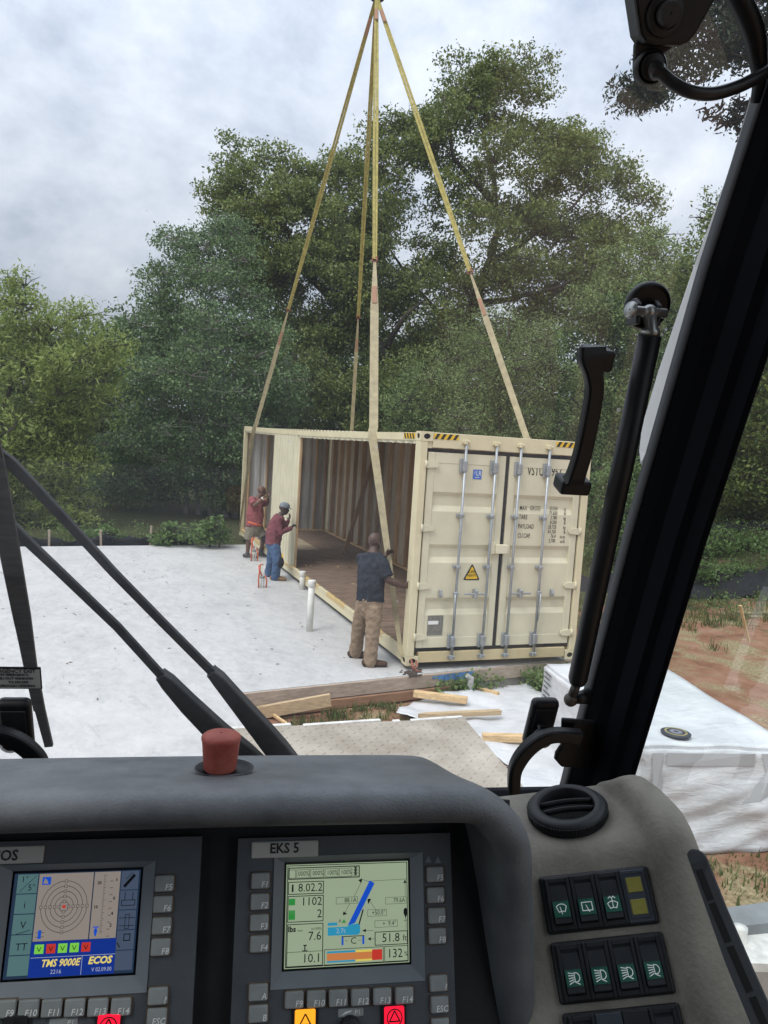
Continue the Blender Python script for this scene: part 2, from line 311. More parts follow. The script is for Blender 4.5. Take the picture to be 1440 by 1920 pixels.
# ------------------------------------------------------------------ lumber scraps
def scrap(px0, px1, z0, z1, w, th, mt, label, point=False):
    a = onz(*px0, z0); b_ = onz(*px1, z1); c_ = (a + b_) / 2
    o = thing('wood_scrap', label, 'lumber', (c_.x, c_.y, min(z0, z1)), 'loose lumber on the ground'); x = (b_ - a).normalized(); y = Vector((0, 0, 1)).cross(x).normalized(); zz_ = x.cross(y); L = (b_ - a).length; m = MB()
    if point: m.prism([(0, 0), (0.12, -w / 2), (L, -w / 2), (L, w / 2), (0.12, w / 2)], -th / 2, th / 2, basis(a, x, y, zz_))
    else: m.box((0, -w / 2, -th / 2), (L, w / 2, th / 2), basis(a, x, y, zz_), 0.003)
    m.build('plank', mt, o, world=True); return o
scrap((476, 1338), (620, 1312), -0.30, -0.14, 0.05, 0.14, W_tan, 'tan plank leaning on the lower form board at the left')
scrap((512, 1340), (538, 1358), -0.31, -0.31, 0.03, 0.03, W_new, 'short thin yellow stick on the clay below the leaning plank')
scrap((776, 1300), (876, 1313), -0.22, -0.22, 0.09, 0.07, W_new, 'fresh yellow two by four lying across the back of the white sheet')
scrap((784, 1342), (938, 1335), -0.24, -0.24, 0.07, 0.05, W_tan, 'pointed brown stake lying on the front of the white sheet', True)
scrap((893, 1291), (935, 1301), -0.27, -0.27, 0.05, 0.05, W_new, 'short wood offcut half under the back edge of the white sheet')
scrap((905, 1382), (985, 1384), -0.24, -0.24, 0.09, 0.07, W_new, 'yellow wood block on the white sheet beside the black latch')
scrap((1388, 1135), (1404, 1203), 0.35, -0.3, 0.05, 0.03, W_new, 'pale wooden stake standing in the straw by the black silt fence')
p = onz(866, 1255, SZ); q_ = thing('concrete_chunk', 'pale grey broken concrete chunk standing in the weeds under the doors', 'rubble', (p.x, p.y, -0.35)); m = MB()
m.tube([(p.x - .02, p.y - .25, -0.36), (p.x, p.y - .25, -0.22), (p.x + .01, p.y - .25, -0.1), (p.x - .05, p.y - .25, -0.06)], [.06, .045, .04, .03], 7, smooth=False); m.build('chunk', mat('grey_concrete', (0.4, 0.4, 0.38), 0.9, 0.2, 20), q_, world=True)

# ------------------------------------------------------------------ white sheet on the ground, wrapped stack
wm = bpy.data.materials.new('white_wrap'); wm.use_nodes = True; t = wm.node_tree; b = t.nodes['Principled BSDF']; b.inputs['Roughness'].default_value = 0.42; b.inputs['Specular IOR Level'].default_value = 0.4
c = N(t, 'ShaderNodeTexCoord'); t.links.new(ramp(t, nz(t, c.outputs['Object'], 2.5, 8, .7), [(0.35, (0.52, 0.535, 0.55)), (0.6, (0.66, 0.67, 0.68))]), b.inputs['Base Color'])
mp = N(t, 'ShaderNodeMapping'); mp.inputs['Scale'].default_value = (1.6, 4.5, 6); mp.inputs['Rotation'].default_value = (0.3, 0.5, 0.4); t.links.new(c.outputs['Object'], mp.inputs[0])
bp = N(t, 'ShaderNodeBump'); bp.inputs['Strength'].default_value = 0.55; bp.inputs['Distance'].default_value = 0.03; t.links.new(nz(t, mp.outputs[0], 2.2, 6, .55, .6), bp.inputs['Height']); t.links.new(bp.outputs[0], b.inputs['Normal'])
def inside(p, poly):
    r = False; n = len(poly)
    for i in range(n):
        a, q = poly[i], poly[(i + 1) % n]
        if (a[1] > p[1]) != (q[1] > p[1]) and p[0] < (q[0] - a[0]) * (p[1] - a[1]) / (q[1] - a[1]) + a[0]: r = not r
    return r
SHEET = [(738, 1345), (745, 1328), (770, 1312), (830, 1304), (880, 1302), (915, 1294), (950, 1286), (990, 1284), (1010, 1296), (1100, 1330), (1150, 1440), (1120, 1540), (1000, 1540), (960, 1450), (900, 1400), (830, 1372), (780, 1352)]
gp = [onz(x, y, -0.3) for x, y in SHEET]; gp2 = [(p.x, p.y) for p in gp]
x0, x1 = min(p[0] for p in gp2), max(p[0] for p in gp2); y0, y1 = min(p[1] for p in gp2), max(p[1] for p in gp2)
m = MB(); st_ = 0.045; nx = int((x1 - x0) / st_) + 1; ny = int((y1 - y0) / st_) + 1; idx = {}
def sheet_z(x, y):
    return float(ground_z(x, y)) + 0.05 + 0.06 * (0.5 + 0.5 * math.sin(x * 5.1 + 2.2 * math.sin(y * 2.3))) * (0.5 + 0.5 * math.cos(y * 4.3 + 1.9 * math.sin(x * 3.1))) + 0.012 * math.sin(x * 17 + 6 * math.sin(y * 7))
for i in range(nx):
    for j in range(ny):
        X, Y = x0 + (i + .5) * st_, y0 + (j + .5) * st_
        if not inside((X, Y), gp2): continue
        q = []
        for di, dj in ((0, 0), (1, 0), (1, 1), (0, 1)):
            k = (i + di, j + dj)
            if k not in idx: X2, Y2 = x0 + k[0] * st_, y0 + k[1] * st_; idx[k] = len(m.v); m.v.append((X2, Y2, sheet_z(X2, Y2)))
            q.append(idx[k])
        m.f.append(tuple(q)); m.sm.append(True)
sh = m.build('plastic_sheet', wm, None, fix=False); tag(sh, 'loose white plastic sheet spread on the clay in front of the slab', 'sheet')
s_ = sh.modifiers.new('s', 'SMOOTH'); s_.iterations = 6; s_.factor = .6
so_ = sh.modifiers.new('th', 'SOLIDIFY'); so_.thickness = 0.004; so_.offset = 1
# stack: corners on top (z=.52)
ZT = 0.5
A = onz(1011, 1241, ZT); Bc = Vector((1.72, -4.22, ZT)); Dd = Vector((0.40, -3.93, ZT)); Cc = A + (Bc - Dd)
stk = thing('wrapped_stack', 'large stack wrapped in white plastic sheeting standing on the red clay', 'stack', ((A.x + Bc.x) / 2, (A.y + Bc.y) / 2, -0.36))
ex = (Bc - Dd); ey = (A - Dd); SX, SY = ex.length, ey.length; ex.normalize(); ey = Vector((-ex.y, ex.x, 0)) if True else ey
STM = basis((Dd.x, Dd.y, 0), ex, ey, (0, 0, 1))
bm = bmesh.new(); bmesh.ops.create_cube(bm, size=1); bmesh.ops.scale(bm, vec=(SX, SY, ZT + 0.36), verts=bm.verts); bmesh.ops.translate(bm, vec=(SX / 2, SY / 2, (ZT - 0.36) / 2), verts=bm.verts)
bmesh.ops.bevel(bm, geom=list(bm.edges), offset=0.03, segments=2, affect='EDGES'); bmesh.ops.subdivide_edges(bm, edges=list(bm.edges), cuts=5, use_grid_fill=True); bmesh.ops.subdivide_edges(bm, edges=[e for e in bm.edges if e.calc_length() > 0.09], cuts=3, use_grid_fill=True)
for v in bm.verts:
    x, y, z = v.co; k = min(1, max(0, (ZT - z) / 0.5))
    w_ = 0.02 * k * (math.sin(9 * x + 14 * z + 2 * math.sin(5 * x)) + 0.6 * math.sin(31 * z - 12 * x + 3 * y))
    if y < 0.2: v.co.y -= w_ + 0.05 * k * k
    if x < 0.2: v.co.x -= 0.6 * w_
    if z > ZT - .05: v.co.z += 0.008 * math.sin(3 * x + 5 * y) + 0.006 * math.sin(11 * x - 4 * y)
bm.normal_update(); me = bpy.data.meshes.new('wrap'); bm.to_mesh(me); bm.free(); me.transform(FR[stk.name].inverted() @ STM); me.materials.append(wm)
for p_ in me.polygons: p_.use_smooth = True
link('wrap', me, stk)
grey_ink = mat('grey_print', (0.42, 0.43, 0.44), 0.5, 0.06)
def front_print(poly, name):
    mm = MB(); mm.prism(poly, 0, 0.004, STM @ Matrix(((1, 0, 0, 0), (0, 0, -1, 0), (0, 1, 0, 0), (0, 0, 0, 1))))
    o = mm.build(name, grey_ink, stk, world=True); s = o.modifiers.new('w', 'SHRINKWRAP'); s.target = bpy.data.objects['wrap']; s.wrap_method = 'NEAREST_SURFACEPOINT'; s.wrap_mode = 'ABOVE_SURFACE'; s.offset = 0.006
    return o
def arcpoly(cx, cz, r0, r1, a0, a1, n=14):
    o = [(cx + r1 * math.cos(math.radians(a0 + (a1 - a0) * i / n)), cz + r1 * math.sin(math.radians(a0 + (a1 - a0) * i / n))) for i in range(n + 1)]
    return o + [(cx + r0 * math.cos(math.radians(a1 + (a0 - a1) * i / n)), cz + r0 * math.sin(math.radians(a1 + (a0 - a1) * i / n))) for i in range(n + 1)]
front_print([(0.08, .05), (0.17, .05), (0.17, .46), (0.08, .46)], 'printed_band')
front_print([(0.20, .36), (0.95, .36), (0.95, .46), (0.2, .46)], 'printed_band')
front_print([(1.0, .46), (1.0 + .16, .46), (1.22, .30), (1.0, .06), (.86, .06), (1.06, .3)], 'printed_band')
pc = onz(1267, 1376, ZT + 0.02); m = MB(); m.lathe([(0.001, 0.0), (0.115, 0.0), (0.12, 0.012), (0.1, 0.018), (0.001, 0.018)], 28, Matrix.Translation(pc)); m.build('round_badge', mat('badge_dark', (0.04, 0.045, 0.06), 0.5), stk, world=True)
for r0, r1, cc in ((0.075, 0.09, (0.3, 0.26, 0.12)), (0.02, 0.05, (0.2, 0.2, 0.24))):
    m = MB(); m.prism(arcpoly(0, 0, r0, r1, 0, 359.9, 28), 0.018, 0.021, Matrix.Translation(pc)); m.build('badge_ring', mat('badge_ring', cc, 0.5), stk, world=True)
# printed tag on the left side of the stack
m = MB(); inkd = mat('dark_print', (0.08, 0.09, 0.1), 0.6, 0)
sidef = STM @ Matrix(((0, 0, -1, -0.012), (-1, 0, 0, SY - .06), (0, 1, 0, 0), (0, 0, 0, 1)))
for k in range(7): m.box((0.04, 0.42 - k * .05, 0), (0.04 + (0.2, .16, .2, .12, .19, .2, .14)[k], 0.435 - k * .05, .003), sidef)
m.build('printed_tag', inkd, stk, world=True)

# ------------------------------------------------------------------ pipes and conduit stubs in the slab
pvc = mat('white_pvc', (0.72, 0.71, 0.66), 0.4, 0.08, 8)
def pipe(px, top, cap, label):
    p = onz(*px, SZ); p = Vector((p.x, p.y, SZ)); o = thing('drain_pipe', label, 'pipe', p, 'white plastic drain pipes'); t_ = depth(p)
    h = (px[1] - top) / FPX * t_ * 1.0; r = 0.049
    m = MB(); m.tube([(0, 0, -.02), (0, 0, h)], r, 20); m.build('pipe', pvc, o)
    m = MB(); m.lathe([(r * 1.02, h - .09), (r * 1.2, h - .085), (r * 1.22, h - .01), (r * 1.15, h + .004), (r * .9, h + .006), (0.001, h + .004)], 20, closed=False); m.build('cap', pvc, o)
pipe((580, 1183), 1087, 1, 'tall white capped drain pipe standing on the slab in front of the container')
pipe((566, 1105), 1071, 1, 'short white capped drain pipe close to the container bottom rail')
orange = mat('orange_tape', (0.62, 0.14, 0.07), 0.6, 0.15, 12); grey_tape = mat('grey_tape', (0.25, 0.26, 0.26), 0.5)
def stub(px, h, label):
    p = onz(*px, SZ); p = Vector((p.x, p.y, SZ)); o = thing('conduit_stub', label, 'conduit', p, 'taped conduit stubs in the slab')
    m = MB(); m.tube([(-.02, 0, -.01), (-.02, 0, h * .9)], .016, 8); m.tube([(.035, 0.03, -.01), (.03, 0.03, h * .65)], .016, 8); m.build('conduit', pvc, o)
    for q in ([(-.06, -.01, 0.0), (-.07, -.01, h * .35), (-.06, -.01, h * .7), (-.075, -.01, h)], [(.075, 0, .0), (.085, 0, h * .3), (.05, 0, h * .55)], [(-.02, -.02, h * .55), (-.06, -.02, h * .8), (-.05, -.03, h * 1.05), (0.0, -.03, h * 1.02)]):
        m = MB(); m.tube(q, [(0.014, .005)] * len(q), 6, up=(0, 1, 0)); m.build('ribbon', orange, o)
    m = MB(); m.tube([(0, 0.01, h * .42), (0, .01, h * .52)], .045, 10); m.build('tape_wrap', grey_tape, o)
stub((491, 1102), 0.42, 'orange ribboned conduit stub standing alone on the open slab')
stub((476, 1052), 0.5, 'orange ribboned conduit stub beside the far worker in shorts')

# ------------------------------------------------------------------ silt fences
blk = mat('black_geotextile', (0.013, 0.014, 0.016), 0.7, 0.3, 4, bump=0.6, bscale=12, spec=.2)
def silt(p0, p1, stakes, label, h=0.4, hs=0.6):
    p0 = Vector(p0); p1 = Vector(p1); o = thing('silt_fence', label, 'fence', p0, 'silt fences round the site'); n = 60; rows = []
    d = (p1 - p0); nrm = Vector((-d.y, d.x, 0)).normalized()
    for k in range(5):
        r = []
        for i in range(n + 1):
            f = i / n; p = p0 + d * f; sag = 0.05 * math.sin(f * 37) + 0.04 * math.sin(f * 91 + k)
            r.append(p + nrm * (0.05 * math.sin(f * 60 + k * .8) * (1 if k else 1.4) + 0.04) + Vector((0, 0, float(ground_z(p.x, p.y)) + (h + sag) * k / 4 - p.z)))
        rows.append(r)
    m = MB(); m.grid(rows); f_ = m.build('fabric', blk, o, world=True, fix=False); sd_ = f_.modifiers.new('t', 'SOLIDIFY'); sd_.thickness = 0.006
    for f in stakes:
        p = p0 + d * f; gz = float(ground_z(p.x, p.y)); tl = Vector((RNG.normal(0, .03), RNG.normal(0, .02), 1))
        plank(Vector((p.x, p.y, gz - .1)) - nrm * .03, Vector((p.x, p.y, gz)) - nrm * .03 + tl * (hs + RNG.uniform(-.03, .08)), .045, .045, up=nrm).build('stake', W_grey, o, world=True)
f0 = sl_(-7.5, 11.15, 0); f1 = sl_(0.35, 11.15, 0); silt((f0.x, f0.y, 0), (f1.x, f1.y, 0), [0.0, .16, .30, .44, .575, .72, .86, 1.0], 'low black silt fence on wooden stakes behind the slab')
m_ = MB(); rt = thing('silt_fabric', 'collapsed black silt fence fabric heaped on the bank at the right', 'fabric', (8.8, 4.6, -.3)); rows = []
for i in range(60):
    f = i / 59; bx = 6.2 + 6.5 * f; by = 6.2 - 3.2 * f; r = []
    for k in range(14):
        a = k / 13; xx, yy = bx + a * .75, by + a * 1.5
        r.append((xx, yy, float(ground_z(xx, yy)) + 0.03 + (0.34 * math.sin(math.pi * a) ** .7) * (0.65 + .35 * math.sin(f * 23 + 3 * a)) + 0.05 * math.sin(f * 70 + a * 9)))
    rows.append(r)
m_.grid(rows); m_.build('fabric', blk, rt, world=True, fix=False)
rt2 = thing('silt_fabric', 'smaller roll of black fabric lying higher up the bank at the right', 'fabric', (13, 8, 0)); rows = []
for i in range(40):
    f = i / 39; bx = 9.5 + 6 * f; by = 9.2 - 2.4 * f; r = []
    for k in range(10):
        a = k / 9; xx, yy = bx + a * .4, by + a * .9; r.append((xx, yy, float(ground_z(xx, yy)) + 0.03 + .17 * math.sin(math.pi * a) * (0.7 + .3 * math.sin(f * 17)) + .03 * math.sin(f * 60)))
    rows.append(r)
m_ = MB(); m_.grid(rows); m_.build('fabric', blk, rt2, world=True, fix=False)
# ================================================================== shipping container
CW, CL, CH = 2.438, 12.192, 2.896
def paint(name, col, rust=0.5):
    m = mat(name, col, 0.5, 0.07, 3.0, spec=0.4); t = m.node_tree; b = t.nodes['Principled BSDF']; base = b.inputs['Base Color'].links[0].from_socket
    c = N(t, 'ShaderNodeTexCoord'); mp = N(t, 'ShaderNodeMapping'); mp.inputs['Scale'].default_value = (5, 5, 1.2); t.links.new(c.outputs['Object'], mp.inputs[0])
    k = ramp(t, nz(t, mp.outputs[0], 1.6, 9, 0.8), [(0.60, 0.0), (0.74, rust)]); x = N(t, 'ShaderNodeMixRGB'); t.links.new(k, x.inputs[0]); t.links.new(base, x.inputs[1]); x.inputs[2].default_value = (0.42, 0.24, 0.08, 1); t.links.new(x.outputs[0], b.inputs['Base Color'])
    return m
CRM = paint('cream_paint', (0.64, 0.595, 0.43), 0.2); CRF = paint('cream_frame_paint', (0.66, 0.59, 0.39), 0.6); CRP = paint('cream_panel_paint', (0.66, 0.62, 0.45), 0.05); CRR = paint('cream_rusty_paint', (0.60, 0.44, 0.2), 0.9)
GASK = mat('black_rubber', (0.012, 0.013, 0.016), 0.6, 0.2); GALV = mat('galvanised_steel', (0.36, 0.385, 0.4), 0.42, 0.18, 9, metal=0.55); DARK = mat('dark_hole', (0.01, 0.01, 0.01), 0.9, 0)
INT = mat('interior_steel', (0.54, 0.54, 0.53), 0.5, 0.22, 2.5, stretch=(3, 3, .4)); PLY = mat('brown_plywood', (0.20, 0.14, 0.10), 0.7, 0.4, 4, bump=.1, stretch=(1, 3, 1)); PLY2 = mat('dusty_plywood', (0.36, 0.29, 0.2), 0.75, 0.25, 3)
YEL = mat('hazard_yellow', (0.75, 0.47, 0.02), 0.45, 0.05); BLK = mat('print_black', (0.012, 0.012, 0.012), 0.55, 0); BLU = mat('sticker_blue', (0.06, 0.16, 0.5), 0.4, 0.05); WHT = mat('sticker_white', (0.75, 0.75, 0.72), 0.5, 0.05); PLATE = mat('data_plate', (0.23, 0.22, 0.19), 0.45, 0.25, 30, metal=.4)
ct = thing('shipping_container', 'cream forty foot shipping container with one long side cut open, hanging in slings', 'container', (CW / 2, CL / 2, 0))
def part(mb, name, m, parent=ct, **k): return mb.build(name, m, parent, world=True, **k)
B_ = lambda lo, hi, bev=0.004: MB().box(lo, hi, None, bev)
# corner castings with their oval holes
def ring_face(m, o, ex, ey, en, w, h, rx, ry, dep, cx=None, cy=None, seg=20):
    # plate w x h at o (corner), spanned by ex,ey, outward en, oval hole sunk dep deep
    o, ex, ey, en = map(Vector, (o, ex, ey, en)); cx = w / 2 if cx is None else cx; cy = h / 2 if cy is None else cy; v = []; f = []
    for k in range(seg):
        a = 2 * math.pi * (k + .5) / seg; c_, s_ = math.cos(a), math.sin(a)
        tt = min((w - cx if c_ > 0 else cx) / max(abs(c_), 1e-6), (h - cy if s_ > 0 else cy) / max(abs(s_), 1e-6)); 
        v.append(o + ex * (cx + c_ * tt) + ey * (cy + s_ * tt)); p = o + ex * (cx + rx * c_) + ey * (cy + ry * s_); v.append(p); v.append(p - en * dep)
    for k in range(seg): a = 3 * k; b = 3 * ((k + 1) % seg); f += [(a, b, b + 1, a + 1), (a + 1, b + 1, b + 2, a + 2)]
    f.append(tuple(3 * k + 2 for k in range(seg)))
    m.add(v, f)
for cx in (0, 1):
    for cy in (0, 1):
        for cz in (0, 1):
            lo = Vector((0 if not cx else CW - .162, 0 if not cy else CL - .178, 0 if not cz else CH - .118)); hi = lo + Vector((.162, .178, .118))
            m = MB(); s = .012; m.box(lo + Vector((s, s, 0.0)), hi - Vector((s, s, 0.0)), None, .004)
            yf = lo.y if not cy else hi.y; en = -1 if not cy else 1
            ring_face(m, (lo.x, yf, lo.z), (1, 0, 0), (0, 0, 1), (0, en, 0), .162, .118, .045, .034, .01)
            xf = lo.x if not cx else hi.x; en = -1 if not cx else 1
            ring_face(m, (xf, lo.y, lo.z), (0, 1, 0), (0, 0, 1), (en, 0, 0), .178, .118, .045, .034, .01)
            m.box((lo.x + .0005, lo.y + .0005, lo.z + .001), (hi.x - .0005, lo.y + .0115, lo.z + .012)); m.box((lo.x + .0005, lo.y + .0005, hi.z - .012), (hi.x - .0005, lo.y + .0115, hi.z - .001))
            part(m, 'corner_casting', CRF, fix=False)
            for (fc, ax) in ((yf, 1), (xf, 0)):
                d = -1 if fc in (0.0, 0) else 1; c0 = (lo + hi) / 2; mm = MB(); ctr = Vector((c0.x, fc - d * .0085, c0.z)) if ax else Vector((fc - d * .0085, c0.y, c0.z))
                mm.lathe([(0.001, 0), (1, 0)], 18, basis(ctr, (.044, 0, 0) if ax else (0, .044, 0), (0, 0, .033), (0, 0, 0)), closed=False); part(mm, 'casting_hole', DARK, fix=False)
# posts
for x0 in (0, CW - .10):
    part(B_((x0 + .002, .003, .1165), (x0 + .098, .165, CH - .1165), .006), 'corner_post', CRF)
    part(B_((x0 + .002, CL - .12, .1165), (x0 + .098, CL - .003, CH - .1165), .006), 'corner_post', CRF)
# side rails (the open side sags)
def sagrail(x0, x1, z0, z1, sag, n=30, jag=0):
    m = MB(); rows = []
    for i in range(n + 1):
        f = i / n; y = .178 + (CL - .356) * f; d = -sag * math.sin(math.pi * f) ** 1.2
        rows.append([(x0, y, z0 + d), (x1, y, z0 + d), (x1, y, z1 + d), (x0, y, z1 + d)])
    m.grid(rows, closed_u=True, smooth=False); m.add(rows[0], [(0, 1, 2, 3)]); m.add(rows[-1], [(3, 2, 1, 0)]); return m
part(sagrail(.004, .064, CH - .115, CH - .02, .03), 'top_side_rail', CRF)
part(sagrail(CW - .064, CW - .004, CH - .10, CH - .02, 0), 'top_side_rail', CRF)
m = MB(); n = 170; vv = []                                          # strip of cut-off wall left under the rail
for i in range(n + 1):
    f = i / n; y = .178 + (CL - .356) * f; d = -.03 * math.sin(math.pi * f) ** 1.2; ph = (y / .278) % 1; x = .012 + .03 * (1 if .25 < ph < .5 else (0 if ph > .75 else (ph * 4 if ph < .25 else (0.75 - ph) * 4)))
    jz = CH - .145 - .015 * abs(math.sin(i * 1.7)) ; vv.append([(x, y, jz + d), (x, y, CH - .112 + d)])
m.grid(vv, smooth=False); o = part(m, 'cut_wall_strip', CRP, fix=False); o.modifiers.new('t', 'SOLIDIFY').thickness = .003
part(B_((.006, .178, .02), (.05, CL - .178, .165), .003), 'bottom_side_rail', CRF)
part(B_((CW - .05, .178, .02), (CW - .006, CL - .178, .165), .003), 'bottom_side_rail', CRF)
# torn wood-coloured lip along the open bottom rail, in lengths
y = .2; k = 0
while y < CL - .3:
    L = RNG.uniform(.35, .8); m = MB(); n = 12; rows = []
    for i in range(n + 1):
        yy = y + L * i / n; h = .172 + RNG.uniform(0, .012); rows.append([(.0015, yy, .11 + RNG.uniform(0, .01)), (-.003 - RNG.uniform(0, .004), yy, h), (.03 + RNG.uniform(0, .025), yy, h + .006), (.075, yy, .166)])
    m.grid(rows, smooth=False); part(m, 'cut_rail_edge', CRR if k % 3 else CRF, fix=False); y += L + .005; k += 1
for i in range(9):                                                # fork pockets / cross members seen under the rail
    part(B_((.055, 1.0 + i * 1.25, .03), (CW - .055, 1.12 + i * 1.25, .13), 0), 'cross_member', GASK)
# corrugated walls
def corr(p0, along, nrm, zlo, zhi, L, pitch=.278, dep=.036, steps=((0, 0), (.072, 0), (.14, 1), (.21, 1))):
    p0, along, nrm = Vector(p0), Vector(along), Vector(nrm); pts = []; s = 0
    while s < L:
        for ds, h in steps:
            if s + ds <= L: pts.append((s + ds, h * dep))
        s += pitch
    pts.append((L, 0)); rows = [[p0 + along * a + nrm * h + Vector((0, 0, z)) for a, h in pts] for z in (zlo, zhi)]
    m = MB(); m.grid(rows, smooth=False); return m
o = part(corr((CW - .045, .17, 0), (0, 1, 0), (1, 0, 0), .16, CH - .1, CL - .34), 'right_wall', mat('tan_interior_steel', (0.45, 0.38, 0.29), .55, .25, 2.5, stretch=(3, 3, .4)), fix=False); o.modifiers.new('t', 'SOLIDIFY').thickness = -.002
o = part(corr((.1, CL - .05, 0), (1, 0, 0), (0, 1, 0), .16, CH - .1, CW - .2), 'end_wall', INT, fix=False); o.modifiers.new('t', 'SOLIDIFY').thickness = -.002
o = part(corr((.05, 6.16, 0), (0, 1, 0), (-1, 0, 0), .17, CH - .15, 2.2, .26, .045, ((0, 0), (.07, 0), (.085, 1), (.245, 1))), 'cream_wall_panel', CRP, fix=False); o.modifiers.new('t', 'SOLIDIFY').thickness = .003; o['label'] = 'leftover cream corrugated wall panel'
part(B_((.052, 6.12, .17), (.09, 6.155, CH - .15), .003), 'stud', W_v); part(B_((.052, 8.37, .17), (.09, 8.41, CH - .15), .003), 'stud', W_v)
part(B_((0.0, 6.9, .2), (.009, 7.03, .3), 0), 'yellow_sticker', YEL)
m = MB(); rows = []; n = 220
for i in range(n + 1): yy = .17 + (CL - .34) * i / n; ph = (i % 4); rows.append([(.064, yy, CH - .03 - (.012 if ph < 2 else 0)), (CW - .064, yy, CH - .03 - (.012 if ph < 2 else 0))])
m.grid(rows, smooth=False); o = part(m, 'roof_sheet', CRM, fix=False); o.modifiers.new('t', 'SOLIDIFY').thickness = .003
part(B_((.164, CL - .1, CH - .115), (CW - .164, CL - .004, CH - .01)), 'end_header', CRF); part(B_((.164, CL - .1, .01), (CW - .164, CL - .004, .16)), 'end_sill', CRF)
# floor sheets
for i in range(10):
    y0 = .1 + i * 1.2; x = .06
    for (a, b_) in ((.055, 1.218), (1.222, CW - .055)):
        mt = PLY2 if (8.2 < y0 < 11.0 and a < 1) or i in (7,) and a < 1 else PLY
        part(B_((a, y0 + .002, .135), (b_, min(y0 + 1.198, CL - .06), .163 + RNG.uniform(0, .002)), 0), 'floor_sheet', mt)
# wood framing
for i in range(20):
    y = .5 + i * .61
    if y < CL - .2: part(B_((CW - .14, y, .20), (CW - .05, y + .04, CH - .16), .003), 'stud', W_v if i % 3 else W_vd)
part(B_((CW - .145, .17, .164), (CW - .05, CL - .06, .2), .003), 'sole_plate', W_new); part(B_((CW - .145, .17, CH - .16), (CW - .05, CL - .06, CH - .12), .003), 'top_plate', W_v)
for x in (.14, .62, 1.05, 1.52, 1.98, 2.25): part(B_((x, CL - .15, .2), (x + .04, CL - .06, CH - .16), .003), 'stud', W_v if x != 2.25 else W_vd)
part(B_((.1, CL - .155, .164), (CW - .15, CL - .055, .2), .003), 'sole_plate', W_new); part(B_((.1, CL - .155, CH - .16), (CW - .15, CL - .055, CH - .12), .003), 'top_plate', W_v)
o = part(plank((1.62, 7.9, .17), (2.28, 8.25, 2.25), .09, .04, up=(0, 1, 0)), 'brace', W_vd)
part(B_((.1, .2, CH - .13), (CW - .1, .24, CH - .06)), 'roof_bow', INT)
# scraps on the floor
for k in range(26):
    x, y, a, L = RNG.uniform(.2, 2.2), RNG.uniform(.5, 8), RNG.uniform(0, 3.1), RNG.uniform(.05, .16); d = Vector((math.cos(a), math.sin(a), 0)) * L
    o = plank(Vector((x, y, .172)), Vector((x, y, .173)) + d, .02, .008, bev=0).build('wood_chip', W_new if k % 4 else PLATE, None); tag(o, 'wood chip lying on the brown container floor', 'wood chip', 'wood chips on the container floor')
# --------------------------------------------------------------- door end
part(B_((.163, .006, CH - .19), (CW - .163, .11, CH - .006)), 'door_header', CRF); part(B_((.1, .02, CH - .20), (.1625, .11, CH - .119)), 'door_header', CRF); part(B_((CW - .1625, .02, CH - .20), (CW - .1, .11, CH - .119)), 'door_header', CRF)
part(B_((.163, .006, .035), (CW - .163, .13, .165)), 'door_sill', paint('sill_paint', (0.56, 0.46, 0.27), 0.85))
DZ0, DZ1 = .215, CH - .245
part(B_((.1, .045, .166), (CW - .1, .10, .214), 0), 'bottom_gasket', GASK); part(B_((.1, .045, DZ1 + .001), (CW - .1, .10, CH - .201), 0), 'top_gasket', GASK)
def XZ(px, py, Y=0.0): p = ony(px, py, Y); return p.x, p.z
FACE = lambda x, z, y=0.0: basis((x, y, z), (1, 0, 0), (0, 0, 1), (0, -1, 0))
ZB = [(2.17, 2.12, 2.00, 1.93), (1.52, 1.47, 1.36, 1.29), (.85, .80, .70, .63)]
def zoomxz(zx, zy, Y=0.0): return XZ(740 + zx / 3.555, 760 + zy / 3.555, Y)
def door(xa, xb, side):
    d = part(B_((xa + .006, .022, DZ0), (xa + .10, .075, DZ1), .006), 'door', CRM)
    d['label'] = 'left container door with warning triangle' if side < 0 else 'right container door with weight table'
    m = MB(); m.box((xb - .10, .022, DZ0), (xb - .006, .075, DZ1), None, .006); part(m, 'door_stile', CRM, d)
    part(B_((xa + .1005, .026, DZ0), (xb - .1005, .074, DZ0 + .13), .004), 'door_rail', CRM, d); part(B_((xa + .1005, .026, DZ1 - .13), (xb - .1005, .074, DZ1), .004), 'door_rail', CRM, d)
    prof = [(DZ1 - .131, .03)]
    for a, b_, c_, e in ZB: prof += [(a, .03), (b_, .064), (c_, .064), (e, .03)]
    prof.append((DZ0 + .131, .03)); x0, x1 = xa + .098, xb - .098
    m = MB(); m.grid([[(x0, y, z), (x0 + .03, y, z), (x1 - .03, y, z), (x1, y, z)] for z, y in prof], smooth=False); o = part(m, 'door_panel', CRM, d, fix=False); o.modifiers.new('t', 'SOLIDIFY').thickness = -.003
    return d
XM = 1.208
dl = door(.115, XM - .012, -1); dr = door(XM + .034, CW - .115, 1)
part(B_((XM - .011, .04, DZ0 + .0005), (XM + .033, .072, DZ1 - .0005), 0), 'centre_gasket', GASK)
part(B_((.1005, .05, DZ0 + .0005), (.1205, .08, DZ1 - .0005), 0), 'side_gasket', GASK); part(B_((CW - .1205, .05, DZ0 + .0005), (CW - .1005, .08, DZ1 - .0005), 0), 'side_gasket', GASK)
